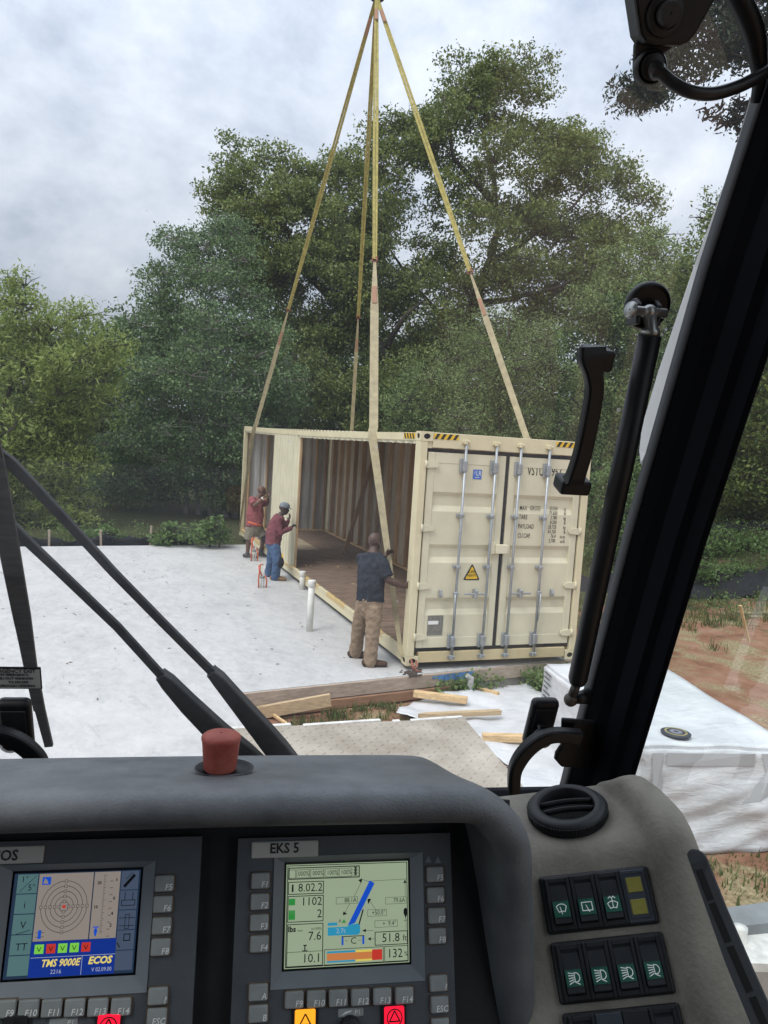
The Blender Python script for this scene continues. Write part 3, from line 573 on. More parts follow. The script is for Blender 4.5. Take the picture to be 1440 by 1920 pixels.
for sgn, d in ((0, dl), (1, dr)):
    for z in (2.50, 1.72, 1.0, .36):
        m = MB(); x0 = .075 if not sgn else CW - .075; s = 1 if not sgn else -1
        m.box((min(x0, x0 + s * .02), -.004, z - .05), (max(x0, x0 + s * .02), .018, z + .05), None, .004); m.tube([(x0 + s * .012, -.008, z - .045), (x0 + s * .012, -.008, z + .045)], .014, 8)
        m.prism([(x0 + s * .02, z - .045), (x0 + s * .17, z - .03), (x0 + s * .185, z), (x0 + s * .17, z + .03), (x0 + s * .02, z + .045)], -.02, .002, basis((0, 0, 0), (1, 0, 0), (0, 0, 1), (0, -1, 0)) @ Matrix.Translation((0, 0, .0)))
        part(m, 'hinge', CRM, d)
# locking bars
for i, (zt, zb) in enumerate(((478, 380), (680, 582), (842, 742), (1030, 932))):
    d = dl if i < 2 else dr; xt, _ = zoomxz(zt, 300, -.03); xbm, _ = zoomxz(zb, 1640, -.03); x = (xt + xbm) / 2
    m = MB(); m.tube([(x, -.03, .12), (x, -.03, CH - .13)], .0175, 12); part(m, 'locking_bar', GALV, d)
    for z in (.30, 2.50):
        m = MB(); m.box((x - .055, -.012, z - .09), (x + .03, .021, z + .09), None, .004); m.box((x - .03, -.055, z - .07), (x + .03, -.008, z + .07), None, .012, 2); part(m, 'bar_guide', GALV, d)
    for z in (1.245, 1.89):
        m = MB(); m.box((x - .05, -.012, z - .02), (x + .05, .026, z + .02), None, .004); m.box((x - .028, -.054, z - .024), (x + .028, -.008, z + .024), None, .01, 2); part(m, 'bar_bracket', GALV, d)
    for z in (.10, CH - .10):
        m = MB(); m.box((x - .045, -.02, z - .02), (x + .045, .008, z + .02), None, .004); m.box((x - .03, -.05, z - .028), (x + .012, -.018, z + .028), None, .005); m.tube([(x + .03, -.03, z - .015), (x + .03, -.03, z + .02)], .014, 8); part(m, 'cam_keeper', CRF if z > 1 else GALV, d)
    m = MB(); hz = .905
    if i in (1, 2):
        s = -1 if i == 1 else 1; m.box((min(x, x + s * .3), -.042, hz - .012), (max(x, x + s * .3), -.024, hz + .012), None, .004); m.box((x + s * .15 - .022, -.06, hz - .06), (x + s * .15 + .022, .022, hz + .06), None, .012, 2); m.ball((x + s * .15, -.06, hz + .04), .02); part(m, 'handle', GALV, d)
    else:
        s = -1 if i == 0 else 1; m.box((x + s * .005 - .03, -.055, hz - .03), (x + s * .005 + .03, -.012, hz + .03), None, .006); m.tube([(x + s * .02, -.06, hz), (x + s * .018, -.058, hz - .2), (x + s * .01, -.05, hz - .36)], [.016, .014, .012], 8, flat=.6); part(m, 'handle', GALV, d)
        m = MB(); xx = x + s * .22 if i else x - .2; m.box((xx - .018, -.02, hz - .05), (xx + .018, .024, hz + .05), None, .012, 2); m.tube([(xx, -.03, hz + .025), (xx, -.03, hz - .03)], .013, 8); part(m, 'handle_catch', GALV, d)
# lock box in the centre
lx0, lz1 = zoomxz(680, 930, -.05); lx1, lz0 = zoomxz(752, 990, -.05); m = MB(); m.box((lx0, -.055, lz0), (lx1, .02, lz1), None, .005); part(m, 'lock_box', CRM, dr); m = MB(); m.box((lx0 - .065, -.02, lz0 - .01), (lx0 - .004, .021, lz1 + .03), None, .003); part(m, 'lock_box_tab', CRM, dl)
# markings
tx = lambda d, s, zx, zy, sz, **k: text(d, s, sz, BLK, FR[ct.name].inverted() @ FACE(*zoomxz(zx, zy, .027), .0275), **k)
tx(dr, 'VSTU', 885, 438, .165, sx=.62, bold=.0015); tx(dr, '957', 1046, 445, .165, sx=.62, bold=.0015)
for zy, a in ((685, 'MAX'), (745, 'TARE'), (807, 'PAYLOAD'), (869, 'CU.CAP.')): tx(dr, a, {'MAX': 833, 'TARE': 829, 'PAYLOAD': 823, 'CU.CAP.': 820}[a], zy, .083, sx=.62, bold=.0008)
tx(dr, 'GROSS', 901, 686, .083, sx=.62, bold=.0008)
for i, (a, b_) in enumerate((('32.500', 'kg'), ('71.650', 'lb'), ('3.780', 'kg'), ('8.330', 'lb'), ('28.720', 'kg'), ('63.320', 'lb'), ('76.4', 'cu.m.'), ('2.700', 'cu.ft.'))):
    zy = 690 + i * 30.6; tx(dr, a, 1087 - i * 2.4, zy, .068, align='RIGHT', sx=.66, bold=.0008); tx(dr, b_, 1143 - i * .9, zy + 3, .066, align='RIGHT', sx=.6, bold=.0006)
x0, z1 = zoomxz(531, 428); x1, z0 = zoomxz(584, 495); part(B_((x0, .0265, z0), (x1, .0292, z1), 0), 'blue_sticker', BLU, dl)
text(dl, 'LR', .085, WHT, FR[ct.name].inverted() @ FACE((x0 + x1) / 2 + .018, (z0 + z1) / 2 + .012, .0255), align='CENTER', sx=.8); part(B_((x0 + .022, .0255, z0 + .06), (x0 + .027, .0262, z1 - .02), 0), 'sticker_line', WHT, dl); part(B_((x0 + .03, .0255, z0 + .02), (x1 - .03, .0262, z0 + .026), 0), 'sticker_line', WHT, dl)
tx0, tz0 = zoomxz(460, 1168); tx1, _ = zoomxz(574, 1168); tcx, tz1 = zoomxz(525, 1056)
FXZ = basis((0, 0, 0), (1, 0, 0), (0, 0, 1), (0, -1, 0))
def roundtri(a, b_, c_, r, n=4):
    P_ = [Vector((*a, 0)), Vector((*b_, 0)), Vector((*c_, 0))]; o = []
    for i in range(3):
        p, q, s = P_[i], P_[(i - 1) % 3], P_[(i + 1) % 3]; u = p + (q - p).normalized() * r; w = p + (s - p).normalized() * r
        for k in range(n + 1): f = k / n; x = u * (1 - f) ** 2 + p * 2 * f * (1 - f) + w * f * f; o.append((x.x, x.y))
    return o
m = MB(); m.prism(roundtri((tx0, tz0), (tx1, tz0), (tcx, tz1), .03), -.029, -.0265, FXZ); part(m, 'warning_triangle', BLK, dl)
m = MB(); e = .016; m.prism(roundtri((tx0 + e * 1.9, tz0 + e), (tx1 - e * 1.9, tz0 + e), (tcx, tz1 - e * 2.1), .02), -.0262, -.024, FXZ); part(m, 'warning_triangle_face', YEL, dl)
for k, (s, dz) in enumerate((('SUPER', .105), ('HEAVY', .06))): text(dl, s, .05, BLK, FR[ct.name].inverted() @ FACE(tcx, tz0 + dz, .0232), align='CENTER', sx=.8, bold=.001)
x0, z1 = zoomxz(228, 1405); x1, z0 = zoomxz(322, 1535); part(B_((x0, .0245, z0), (x1, .0275, z1), .001), 'data_plate', PLATE, dl); part(B_((x0 + .005, .022, z0 + .14), (x0 + .145, .0243, z0 + .185), 0), 'plate_sticker', WHT, dl)
def hazard(px_a, px_b, z0, z1, yf, n):
    xa, _ = zoomxz(*px_a, yf); xb, _ = zoomxz(*px_b, yf); part(B_((xa, yf - .003, z0), (xb, yf - .0005, z1), 0), 'hazard_sticker', YEL)
    w = (xb - xa) / n
    for i in range(n):
        a = xa + i * w; m = MB(); m.prism([(a + .004, z0), (a + w * .5, z0), (min(a + w * 1.0, xb), z1), (a + w * .5, z1)], -yf + .0032, -yf + .0052, FXZ); part(m, 'hazard_stripe', BLK)
hazard((262, 215), (428, 215), CH - .085, CH - .02, .006, 4); hazard((1078, 255), (1230, 255), CH - .085, CH - .02, .006, 4)
part(B_((-.003, .20, CH - .095), (.0035, .56, CH - .03), 0), 'hazard_sticker', YEL)
for i in range(4):
    y0 = .2 + i * .09; m = MB(); m.prism([(y0 + .004, CH - .095), (y0 + .045, CH - .095), (y0 + .085, CH - .03), (y0 + .045, CH - .03)], .0032, .0055, basis((0, 0, 0), (0, 1, 0), (0, 0, 1), (-1, 0, 0))); part(m, 'hazard_stripe', BLK)
# red shackle and rope end at the near bottom corner
m = MB(); p = Vector((.09, -.03, .06)); m.tube([p + Vector((-.03, .02, .02)), p + Vector((-.03, -.03, -.03)), p + Vector((0, -.05, -.075)), p + Vector((.035, -.03, -.04)), p + Vector((.035, .02, .01))], .014, 8)
m.tube([p + Vector((-.02, .03, .03)), p + Vector((-.035, -.01, -.02)), p + Vector((-.02, -.04, -.08)), p + Vector((.03, -.06, -.1)), p + Vector((.08, -.05, -.1))], .011, 8)
tag(m.build('corner_shackle', mat('rusty_red', (0.3, 0.11, 0.08), .6, .4, 20), None), 'rusty red shackle hooked in the near bottom corner casting', 'shackle')

# ================================================================== slings
APEX = Vector((1.16, 6.5, 11.5))
APEX = ony(706, -6, 6.45)
SY_ = mat('yellow_webbing', (0.36, 0.31, 0.095), .8, .3, 14, bump=.2, bscale=120); SB_ = mat('beige_webbing', (0.37, 0.32, 0.20), .85, .22, 9, bump=.2, bscale=120); SHK = mat('red_shackle', (0.22, 0.06, 0.05), .5, .3, 20); SEW = mat('sewn_label', (0.36, 0.2, 0.13), .8, .2)
def ribbon(m, pts, w, th, face, ws=None):
    pts = [Vector(p) for p in pts]; n = len(pts); rows = []
    for i, p in enumerate(pts):
        t = (pts[min(i + 1, n - 1)] - pts[max(i - 1, 0)]).normalized(); s = t.cross(Vector(face)).normalized(); q = s.cross(t).normalized(); ww = (ws[i] if ws else w) / 2
        rows.append([p - s * ww - q * th / 2, p + s * ww - q * th / 2, p + s * ww + q * th / 2, p - s * ww + q * th / 2])
    m.grid(rows, closed_u=True, smooth=False); m.add(rows[0], [(0, 1, 2, 3)]); m.add(rows[-1], [(3, 2, 1, 0)])
def lerp(a, b, n): return [a + (b - a) * i / n for i in range(n + 1)]
def leg(rail, bottom, px_sh, wl, names, side):
    tofs = (Vector(rail) - APEX); view = (Vector(CAM) - Vector(rail)).normalized()
    # shackle: the point of the leg seen at pixel row px_sh
    best = min((abs((RM @ (np.array(APEX + tofs * f) - CAM))[1] / (RM @ (np.array(APEX + tofs * f) - CAM))[2] * FPX + 960 - px_sh), f) for f in np.linspace(.2, .95, 400)); sh = APEX + tofs * best[1]
    a = APEX + (sh - APEX).normalized() * .02; o = thing('yellow_sling', names[0], 'sling', sh, 'yellow upper slings')
    tw = .22; side_v = tofs.cross(view).normalized()
    for s, dd in ((-1, 0.0), (1, .02)):
        m = MB(); pts = [a + (sh - a) * f + side_v * s * (.014 + .012 * math.sin(math.pi * f)) + view * dd for f in np.linspace(0, 1, 14)]; ribbon(m, pts, .044, .012, view + Vector((s * .35, 0, .2))); part(m, 'strand', SY_, o)
    m = MB(); f = .06; p = a + (sh - a) * f + view * .06; ribbon(m, [p, p + (sh - a).normalized() * .3], .06, .01, view); part(m, 'sewn_label', SEW, o)
    o = thing('lower_sling', names[1], 'sling', bottom, 'beige lower slings'); m = MB(); r2 = Vector(rail); d0 = (r2 - sh).normalized()
    pts = lerp(sh + d0 * .06, r2 - d0 * .05, 10) + [r2 + Vector((side * .012, 0, 0))] + lerp(r2 + (Vector(bottom) - r2).normalized() * .1 + Vector((side * .03, 0, 0)), Vector(bottom), 10)
    ws = [wl * (.35 + .65 * min(1, i / 3)) * (1 if i < 12 else 1 - .6 * (i - 11) / (len(pts) - 12)) for i in range(len(pts))]; ribbon(m, pts, wl, .014, view, ws); part(m, 'webbing', SB_, o)
    m = MB(); p = sh + d0 * .55 + view * .02; ribbon(m, [p, p + d0 * .32], wl * .55, .008, view); part(m, 'sewn_label', SEW, o)
    o = thing('sling_shackle', names[2], 'shackle', sh, 'red shackles joining the slings'); m = MB(); m.tube([sh + side_v * .03 - d0 * .03, sh + side_v * .04 + d0 * .03, sh + d0 * .07, sh - side_v * .04 + d0 * .03, sh - side_v * .03 - d0 * .03], .013, 8); part(m, 'bow', SHK, o)
    m = MB(); m.tube([sh + side_v * .05 - d0 * .03, sh - side_v * .05 - d0 * .03], .015, 8); part(m, 'pin', SHK, o)
def lab(w): return (f'yellow webbing sling running from the hook to the {w} shackle', f'beige webbing strap from the {w} shackle down the container', f'red shackle on the {w} leg of the slings')
leg((-.02, 1.69, CH - .01), (-.02, .12, .10), 485, .125, lab('near left'), -1)
leg((-.02, 10.5, CH - .01), (-.02, CL - .1, .10), 580, .095, lab('far left'), -1)
leg((CW + .02, 1.72, CH + .0), (CW + .02, .12, .10), 508, .095, lab('near right'), 1)
leg((CW + .02, 10.5, CH + .0), (CW + .02, CL - .1, .10), 593, .09, lab('far right'), 1)
hk = thing('crane_hook', 'dark steel crane hook at the top where all slings meet', 'hook', APEX); m = MB(); STL = mat('dark_steel', (0.06, 0.06, 0.07), .45, .2, metal=.6)
m.tube([APEX + Vector((.17 * math.cos(a), .02, .16 + .2 * math.sin(a))) for a in np.linspace(-3.6, 0.9, 16)], [.03 + .03 * math.sin(math.pi * i / 15) for i in range(16)], 10); part(m, 'hook', STL, hk)
m = MB(); m.tube([APEX + Vector((0, 0, .36)), APEX + Vector((0, 0, .6))], .05, 12); m.box(APEX + Vector((-.16, -.1, .58)), APEX + Vector((.16, .1, 1.1)), None, .03, 2); part(m, 'hook_block', STL, hk)
for s in (-.08, .08): m = MB(); m.tube([APEX + Vector((s, 0, 1.05)), APEX + Vector((s * 1.5, -4, 14))], .012, 6); part(m, 'wire_rope', STL, hk)
# ================================================================== trees and plants
BARK = mat('dark_bark', (0.05, 0.042, 0.035), .9, .35, 9, bump=.5, bscale=40); BARKP = mat('pale_bark', (0.2, 0.19, 0.17), .9, .35, 6, bump=.3)
L_oak = leafmat('oak_leaf', [(.15, (0.066, 0.103, 0.027)), (.5, (0.146, 0.198, 0.053)), (.85, (0.284, 0.310, 0.082))])
L_oak2 = leafmat('light_oak_leaf', [(.15, (0.080, 0.119, 0.035)), (.5, (0.171, 0.227, 0.066)), (.85, (0.317, 0.351, 0.105))])
L_ever = leafmat('evergreen_leaf', [(.15, (0.057, 0.101, 0.047)), (.5, (0.128, 0.207, 0.086)), (.88, (0.256, 0.362, 0.148))], .42, .25)
L_wal = leafmat('walnut_leaf', [(.15, (0.118, 0.171, 0.038)), (.5, (0.254, 0.325, 0.083)), (.88, (0.413, 0.472, 0.153))], .5, .45)
L_ced = leafmat('cedar_leaf', [(.15, (0.087, 0.139, 0.047)), (.5, (0.192, 0.265, 0.091)), (.88, (0.323, 0.403, 0.155))], .6, .3)
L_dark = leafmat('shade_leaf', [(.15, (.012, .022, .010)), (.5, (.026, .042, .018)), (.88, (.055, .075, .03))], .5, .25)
L_mid = leafmat('far_leaf', [(.15, (0.046, 0.074, 0.032)), (.5, (0.092, 0.140, 0.055)), (.88, (0.153, 0.208, 0.080))], .6, .3)
L_weed = leafmat('weed_leaf', [(.15, (0.065, 0.112, 0.027)), (.5, (0.130, 0.218, 0.061)), (.88, (0.246, 0.337, 0.121))], .5, .4)
def noise2(x, y, s, ph): return np.sin(x * s + ph + 2 * np.sin(y * s * .7 + ph * 2)) * np.cos(y * s * 1.1 + ph * 3 + 1.6 * np.sin(x * s * .8))
def leaf_mesh(name, C_, size, m, ratio=.5, upb=.35, jit=.35, dirs=None):
    n = len(C_); a = RNG.normal(size=(n, 3)) if dirs is None else dirs + RNG.normal(size=(n, 3)) * .35
    a /= np.linalg.norm(a, axis=1)[:, None]; nr = RNG.normal(size=(n, 3)); nr[:, 2] = np.abs(nr[:, 2]) + upb
    b = np.cross(nr, a); b /= np.linalg.norm(b, axis=1)[:, None] + 1e-9
    s = size * (1 + RNG.uniform(-jit, jit, n))[:, None]; w = s * ratio
    v = np.stack([C_ - a * s * .5, C_ + b * w * .5 + a * s * .05, C_ + a * s * .5, C_ - b * w * .5 + a * s * .05], 1).reshape(-1, 3)
    me = bpy.data.meshes.new(name); me.vertices.add(4 * n); me.vertices.foreach_set('co', v.astype(np.float32).ravel()); me.loops.add(4 * n); me.loops.foreach_set('vertex_index', np.arange(4 * n, dtype=np.int32))
    me.polygons.add(n); me.polygons.foreach_set('loop_start', np.arange(0, 4 * n, 4, dtype=np.int32)); me.polygons.foreach_set('loop_total', np.full(n, 4, np.int32)); me.materials.append(m); me.update(); me.validate(); return me
def edge_dist(p, poly):
    d = 1e9; P_ = np.array(poly, float)
    for i in range(len(P_)):
        a, b = P_[i], P_[(i + 1) % len(P_)]; ab = b - a; t = np.clip(np.dot(p - a, ab) / np.dot(ab, ab), 0, 1); d = min(d, np.linalg.norm(p - a - ab * t))
    return d
def W(px, py, t): return CAM + (RM.T @ np.array([(px - 720) / FPX, (py - 960) / FPX, 1.0])) * t
def tree(name, label, poly, t, trunks, nclump, nleaf, lsize, lmat, bark=BARK, crad=.55, holes=0.0, hs=.02, r0=.3, depthk=1.0, ratio=.5, sprays=4, group='trees behind the site', flat=.6, cat='tree', branches=True, droop=0.0):
    nclump = max(8, int(nclump * .72)); P_ = np.array(poly, float); lo, hi = P_.min(0), P_.max(0); cl = []; ph = RNG.uniform(0, 6); tries = 0
    px2m = t / FPX; mind = math.sqrt((hi[0] - lo[0]) * (hi[1] - lo[1]) / nclump) * .45
    while len(cl) < nclump and tries < nclump * 60:
        tries += 1; p = RNG.uniform(lo, hi)
        if not inside(p, poly): continue
        if holes and noise2(p[0], p[1], hs, ph) < -1 + holes * 2 and RNG.uniform() < .93: continue
        ed = edge_dist(p, poly)
        if ed * px2m < crad * .75 and RNG.uniform() > .15: continue
        dm = min(ed * px2m * depthk + .25, 3.6); dz = RNG.uniform(-1, 1) * dm
        cl.append(W(p[0], p[1], t + dz))
    cl = np.array(cl)
    base = Vector(W(*trunks[0][0][:2], t)); gz = float(ground_z(base.x, base.y)); T = thing(name, label, cat, (base.x, base.y, gz), group)
    # wood: trunks, then each clump joined to the nearest node
    nodes = []; par = []; fixed = []; m = MB()
    for tr in trunks:
        pts = [W(x, y, t + (q[0] if q else 0)) for x, y, *q in tr]; gz_ = float(ground_z(pts[0][0], pts[0][1])); pts[0][2] = gz_ - .1 if pts[0][2] < gz_ + 1.6 else pts[0][2]
        prev = -1; rr = []; dense = []
        for i in range(len(pts) - 1):
            for f in np.linspace(0, 1, 5)[:-1]: dense.append(pts[i] + (pts[i + 1] - pts[i]) * f + RNG.normal(0, .03, 3))
        dense.append(pts[-1]); n = len(dense)
        for i, p in enumerate(dense): nodes.append(p); par.append(prev); prev = len(nodes) - 1
        rr0 = r0 if dense[0][2] < float(ground_z(dense[0][0], dense[0][1])) + .5 else r0 * .45; m.tube(dense, [rr0 * (1 - .8 * i / (n - 1)) * (1.35 if i == 0 else 1) for i in range(n)], 8)
    if branches:
        arr = list(nodes); order = np.argsort([min(np.linalg.norm(c - p) for p in nodes[::2]) for c in cl])
        A_ = np.array(arr)
        for k in order[: int(len(order) * .92)]:
            c = cl[k]; d = np.linalg.norm(A_ - c, axis=1) + .6 * np.maximum(0, A_[:, 2] - c[2]); j = int(np.argmin(d)); p = A_[j]; L = np.linalg.norm(c - p)
            if L < .15: continue
            q = [p]; ns = max(2, int(L / .7))
            for i in range(1, ns + 1): f = i / ns; q.append(p + (c - p) * f + RNG.normal(0, .05, 3) * L * .35 * (1 - f) + np.array([0, 0, .10 * L * math.sin(math.pi * f)]))
            rb = max(.012, min(r0 * .42, .018 * L + .012)); m.tube(q, [rb * (1 - .7 * i / ns) for i in range(ns + 1)], 5, cap=False); A_ = np.vstack([A_, np.array(q[1:])])
        for c in cl:
            for _ in range(5):
                dv = RNG.normal(0, 1, 3); dv /= np.linalg.norm(dv); dv[2] = abs(dv[2]) * .5; e_ = c + dv * crad * 1.7; m.tube([c, (c + e_) / 2 + RNG.normal(0, .06, 3), e_], [.022, .014, .006], 4, cap=False)
    part(m, 'trunk', bark, T, fix=False)
    # leaves: clumps of sprays of leaves
    n = len(cl); ns_ = sprays * 3; g0 = RNG.normal(0, 1, (n, ns_, 3)); g0 /= np.linalg.norm(g0, axis=2)[..., None]; g0 *= RNG.uniform(.25, 1, (n, ns_, 1)) ** .5 * (crad * 1.9) * RNG.uniform(.65, 1.2, (n, 1, 1)); g0[:, :, 2] *= .62
    sc = (cl[:, None, :] + g0).reshape(-1, 3); per = max(1, nleaf // len(sc)); g = RNG.normal(0, 1, (len(sc), per, 3)) * (crad * .34) * np.array([1, 1, flat]); ax = RNG.normal(0, 1, (len(sc), 1, 3)); ax /= np.linalg.norm(ax, axis=2)[..., None]; g += ax * RNG.uniform(-1, 1, (len(sc), per, 1)) * crad * .45
    if droop: g[:, :, 2] -= droop * (g[:, :, 0] ** 2 + g[:, :, 1] ** 2)
    LC = (sc[:, None, :] + g).reshape(-1, 3); LC = LC[LC[:, 2] > ground_z(LC[:, 0], LC[:, 1]) + .02]
    iv = FR[T.name].translation; me = leaf_mesh('crown', LC - np.array(iv), lsize, lmat, ratio); link('crown', me, T); return T
tree('oak_tree', 'tall spreading oak with dark forking trunk rising behind the container', [(790, 120), (850, 82), (890, 112), (950, 92), (1012, 122), (1025, 190), (1090, 222), (1130, 205), (1165, 290), (1215, 362), (1228, 420), (1200, 480), (1235, 560), (1180, 640), (1080, 600), (1000, 650), (900, 700), (800, 720), (720, 660), (690, 560), (655, 440), (640, 330), (655, 255), (720, 200), (790, 190)], 36,
     [[(850, 905), (852, 760), (858, 650), (880, 590), (915, 500), (935, 430), (925, 330), (900, 230)], [(915, 500), (985, 450, -1), (1060, 400, -1.5), (1120, 340, -1)], [(868, 620), (820, 585, 1), (765, 520, 1.5), (720, 450, 1)], [(925, 380), (850, 300, -1), (830, 180, -1)], [(890, 570), (960, 560, -1.5), (1050, 540, -2), (1150, 480, -2)]],
     360, 135000, .165, L_oak, crad=.62, holes=.30, hs=.023, r0=.36, depthk=1.1)
tree('oak_tree', 'wide oak leaning left with a crooked limb beside the tall oak', [(385, 345), (420, 285), (490, 250), (530, 300), (590, 290), (650, 300), (700, 335), (720, 450), (730, 600), (680, 690), (600, 690), (540, 620), (490, 560), (430, 510), (390, 450)], 34,
     [[(770, 905), (745, 760), (715, 650), (650, 585), (565, 505), (540, 440), (500, 350)], [(650, 585), (660, 480, 1), (640, 380, 1)], [(565, 505), (490, 470, -.5), (430, 420, -.5)], [(720, 660), (760, 590, -1), (800, 560, -1)]],
     230, 85000, .155, L_oak2, crad=.55, holes=.14, hs=.026, r0=.34)
tree('oak_tree', 'lower drooping boughs of a younger oak between the two big oaks and the container', [(470, 580), (560, 640), (680, 690), (760, 640), (840, 690), (850, 780), (800, 870), (600, 880), (480, 860), (440, 760)], 31,
     [[(690, 960), (680, 840), (660, 740), (600, 660)], [(680, 840), (740, 760), (800, 720)]], 190, 50000, .14, L_oak, crad=.5, holes=.16, hs=.03, r0=.16)
tree('evergreen_tree', 'dense dark evergreen with several pale stems behind the slab', [(330, 425), (390, 398), (440, 402), (470, 450), (500, 540), (530, 620), (560, 720), (560, 860), (530, 930), (470, 960), (340, 930), (230, 945), (150, 960), (150, 880), (215, 780), (200, 690), (232, 595), (262, 505)], 26,
     [[(395, 1005), (390, 880), (385, 700), (388, 520)], [(345, 1005), (350, 900), (335, 780), (320, 640)], [(372, 1005), (362, 880), (360, 760), (345, 560)], [(425, 1005), (412, 900), (405, 820), (430, 600)], [(440, 1005), (437, 880), (428, 780), (450, 640)]],
     420, 105000, .10, L_ever, BARKP, crad=.42, holes=.10, hs=.035, r0=.085, depthk=1.0)
tree('walnut_tree', 'bright yellow green tree with long hanging leaf sprays at the left edge', [(-40, 480), (15, 482), (40, 490), (60, 545), (110, 560), (150, 555), (215, 582), (232, 650), (215, 760), (150, 810), (160, 870), (120, 960), (0, 985), (-190, 990), (-200, 480)], 22,
     [[(-30, 1030), (-25, 880), (10, 760), (40, 640)], [(-25, 880), (90, 760), (160, 660)]], 240, 56000, .15, L_wal, crad=.42, holes=.08, hs=.03, r0=.14, ratio=.3, droop=.5, flat=.8)
tree('cedar_tree', 'feathery olive cedar filling the space right of the oak above the container', [(945, 560), (975, 552), (1010, 575), (1060, 640), (1115, 700), (1130, 860), (1110, 1000), (900, 960), (690, 900), (705, 780), (760, 700), (820, 655), (880, 600)], 25,
     [[(930, 960), (935, 800), (955, 600)], [(830, 950), (825, 820), (830, 690)], [(1040, 970), (1040, 800), (1030, 660)]], 380, 100000, .095, L_ced, crad=.42, holes=.05, hs=.03, r0=.12, ratio=.28, flat=1.0)
tree('mixed_tree', 'grey green tree standing between the cedar and the cab pillar', [(1070, 560), (1120, 480), (1180, 440), (1240, 400), (1290, 430), (1310, 560), (1310, 800), (1300, 1010), (1110, 1010), (1085, 800)], 29,
     [[(1200, 1010), (1205, 800), (1210, 600), (1220, 480)], [(1205, 780), (1150, 640), (1120, 540)]], 260, 66000, .125, L_ced, crad=.5, holes=.14, hs=.03, r0=.17, ratio=.42)
tree('dark_tree', 'dark leafy tree rising beyond the right cab pillar', [(1262, 470), (1300, 440), (1345, 350), (1400, 320), (1470, 330), (1640, 300), (1680, 600), (1660, 960), (1400, 980), (1290, 980), (1300, 700), (1250, 600)], 23,
     [[(1480, 1010), (1470, 800), (1450, 600), (1430, 420)], [(1470, 800), (1390, 640), (1350, 480)]], 330, 76000, .12, L_oak, crad=.5, holes=.08, hs=.03, r0=.17)
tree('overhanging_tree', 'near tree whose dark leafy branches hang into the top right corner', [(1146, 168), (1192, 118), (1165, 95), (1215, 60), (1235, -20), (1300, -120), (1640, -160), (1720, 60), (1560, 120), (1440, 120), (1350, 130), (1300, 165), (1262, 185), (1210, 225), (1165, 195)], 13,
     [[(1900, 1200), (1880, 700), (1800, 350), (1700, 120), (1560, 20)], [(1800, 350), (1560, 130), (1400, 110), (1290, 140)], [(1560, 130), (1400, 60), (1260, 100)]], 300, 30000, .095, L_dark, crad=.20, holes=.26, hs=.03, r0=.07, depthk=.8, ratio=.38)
tree('overhanging_tree', 'bare twigs with few leaves reaching in beside the white cab trim', [(1290, 205), (1390, 180), (1430, 200), (1500, 300), (1400, 260), (1330, 235)], 13.5,
     [[(1930, 1200), (1900, 800), (1800, 480), (1600, 300), (1440, 230)], [(1600, 300), (1430, 195), (1330, 205)]], 60, 420, .07, L_dark, crad=.12, r0=.035, depthk=.5)
# woods further back
for lb_, poly, t_, cx in (('dim background tree filling the gap behind the evergreen', [(140, 640), (300, 560), (480, 560), (640, 600), (640, 930), (120, 960)], 44, 380), ('dim background tree behind the container roof', [(560, 600), (760, 620), (960, 600), (980, 930), (560, 930)], 46, 760), ('dim background tree behind the cedar and the pillar', [(900, 640), (1050, 580), (1250, 540), (1320, 600), (1320, 960), (900, 950)], 43, 1120), ('dim background tree far behind the walnut', [(-200, 600), (60, 600), (260, 620), (280, 960), (-200, 980)], 40, 20), ('dim background tree far behind the bank at the right', [(1290, 560), (1450, 520), (1700, 500), (1700, 980), (1290, 980)], 40, 1480)):
    tree('background_tree', lb_, poly, t_, [[(cx, 960), (cx, 760), (cx + 10, 640)]], 230, 46000, .27, L_mid, crad=1.0, r0=.2, group='background trees', sprays=3, branches=False, depthk=.5)
# shrubs and undergrowth
def shrub(name, label, poly, t, n, nl, ls, m_, group, crad=.35, ratio=.5):
    xs = [p[0] for p in poly]; yb = max(p[1] for p in poly); cx = sum(xs) / len(xs); yt = min(p[1] for p in poly)
    return tree(name, label, poly, t, [[(cx, yb + 4), (cx, (yb + yt) / 2)], [(cx + (max(xs) - min(xs)) * .2, yb + 4), (cx + (max(xs) - min(xs)) * .25, (yb + yt) / 2)]], n, nl, ls, m_, crad=crad, r0=.04, group=group, ratio=ratio, cat='shrub', sprays=3)
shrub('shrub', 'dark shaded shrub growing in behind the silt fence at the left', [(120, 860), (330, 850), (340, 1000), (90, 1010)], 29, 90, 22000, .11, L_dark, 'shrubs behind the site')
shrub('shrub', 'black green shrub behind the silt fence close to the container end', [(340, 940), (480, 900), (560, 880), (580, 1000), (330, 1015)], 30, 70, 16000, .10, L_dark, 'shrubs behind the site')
shrub('shrub', 'green shrub at the foot of the bright walnut tree', [(100, 800), (165, 770), (170, 1000), (60, 1005)], 21.5, 50, 9000, .12, L_wal, 'shrubs behind the site', ratio=.35)
shrub('shrub', 'bank shrub seen between the container and the cab pillar', [(1100, 880), (1180, 860), (1200, 1080), (1095, 1100)], 21, 50, 11000, .10, L_weed, 'shrubs behind the site')
shrub('shrub', 'broad leafy bush on the bank seen in the side window', [(1330, 880), (1400, 860), (1560, 850), (1560, 1020), (1300, 1030)], 24, 110, 24000, .11, L_ced, 'shrubs behind the site')
shrub('shrub', 'bright low bush above the black fabric in the side window', [(1290, 985), (1400, 1010), (1560, 960), (1560, 1060), (1390, 1062), (1280, 1050)], 20.5, 70, 12000, .10, L_weed, 'shrubs behind the site')
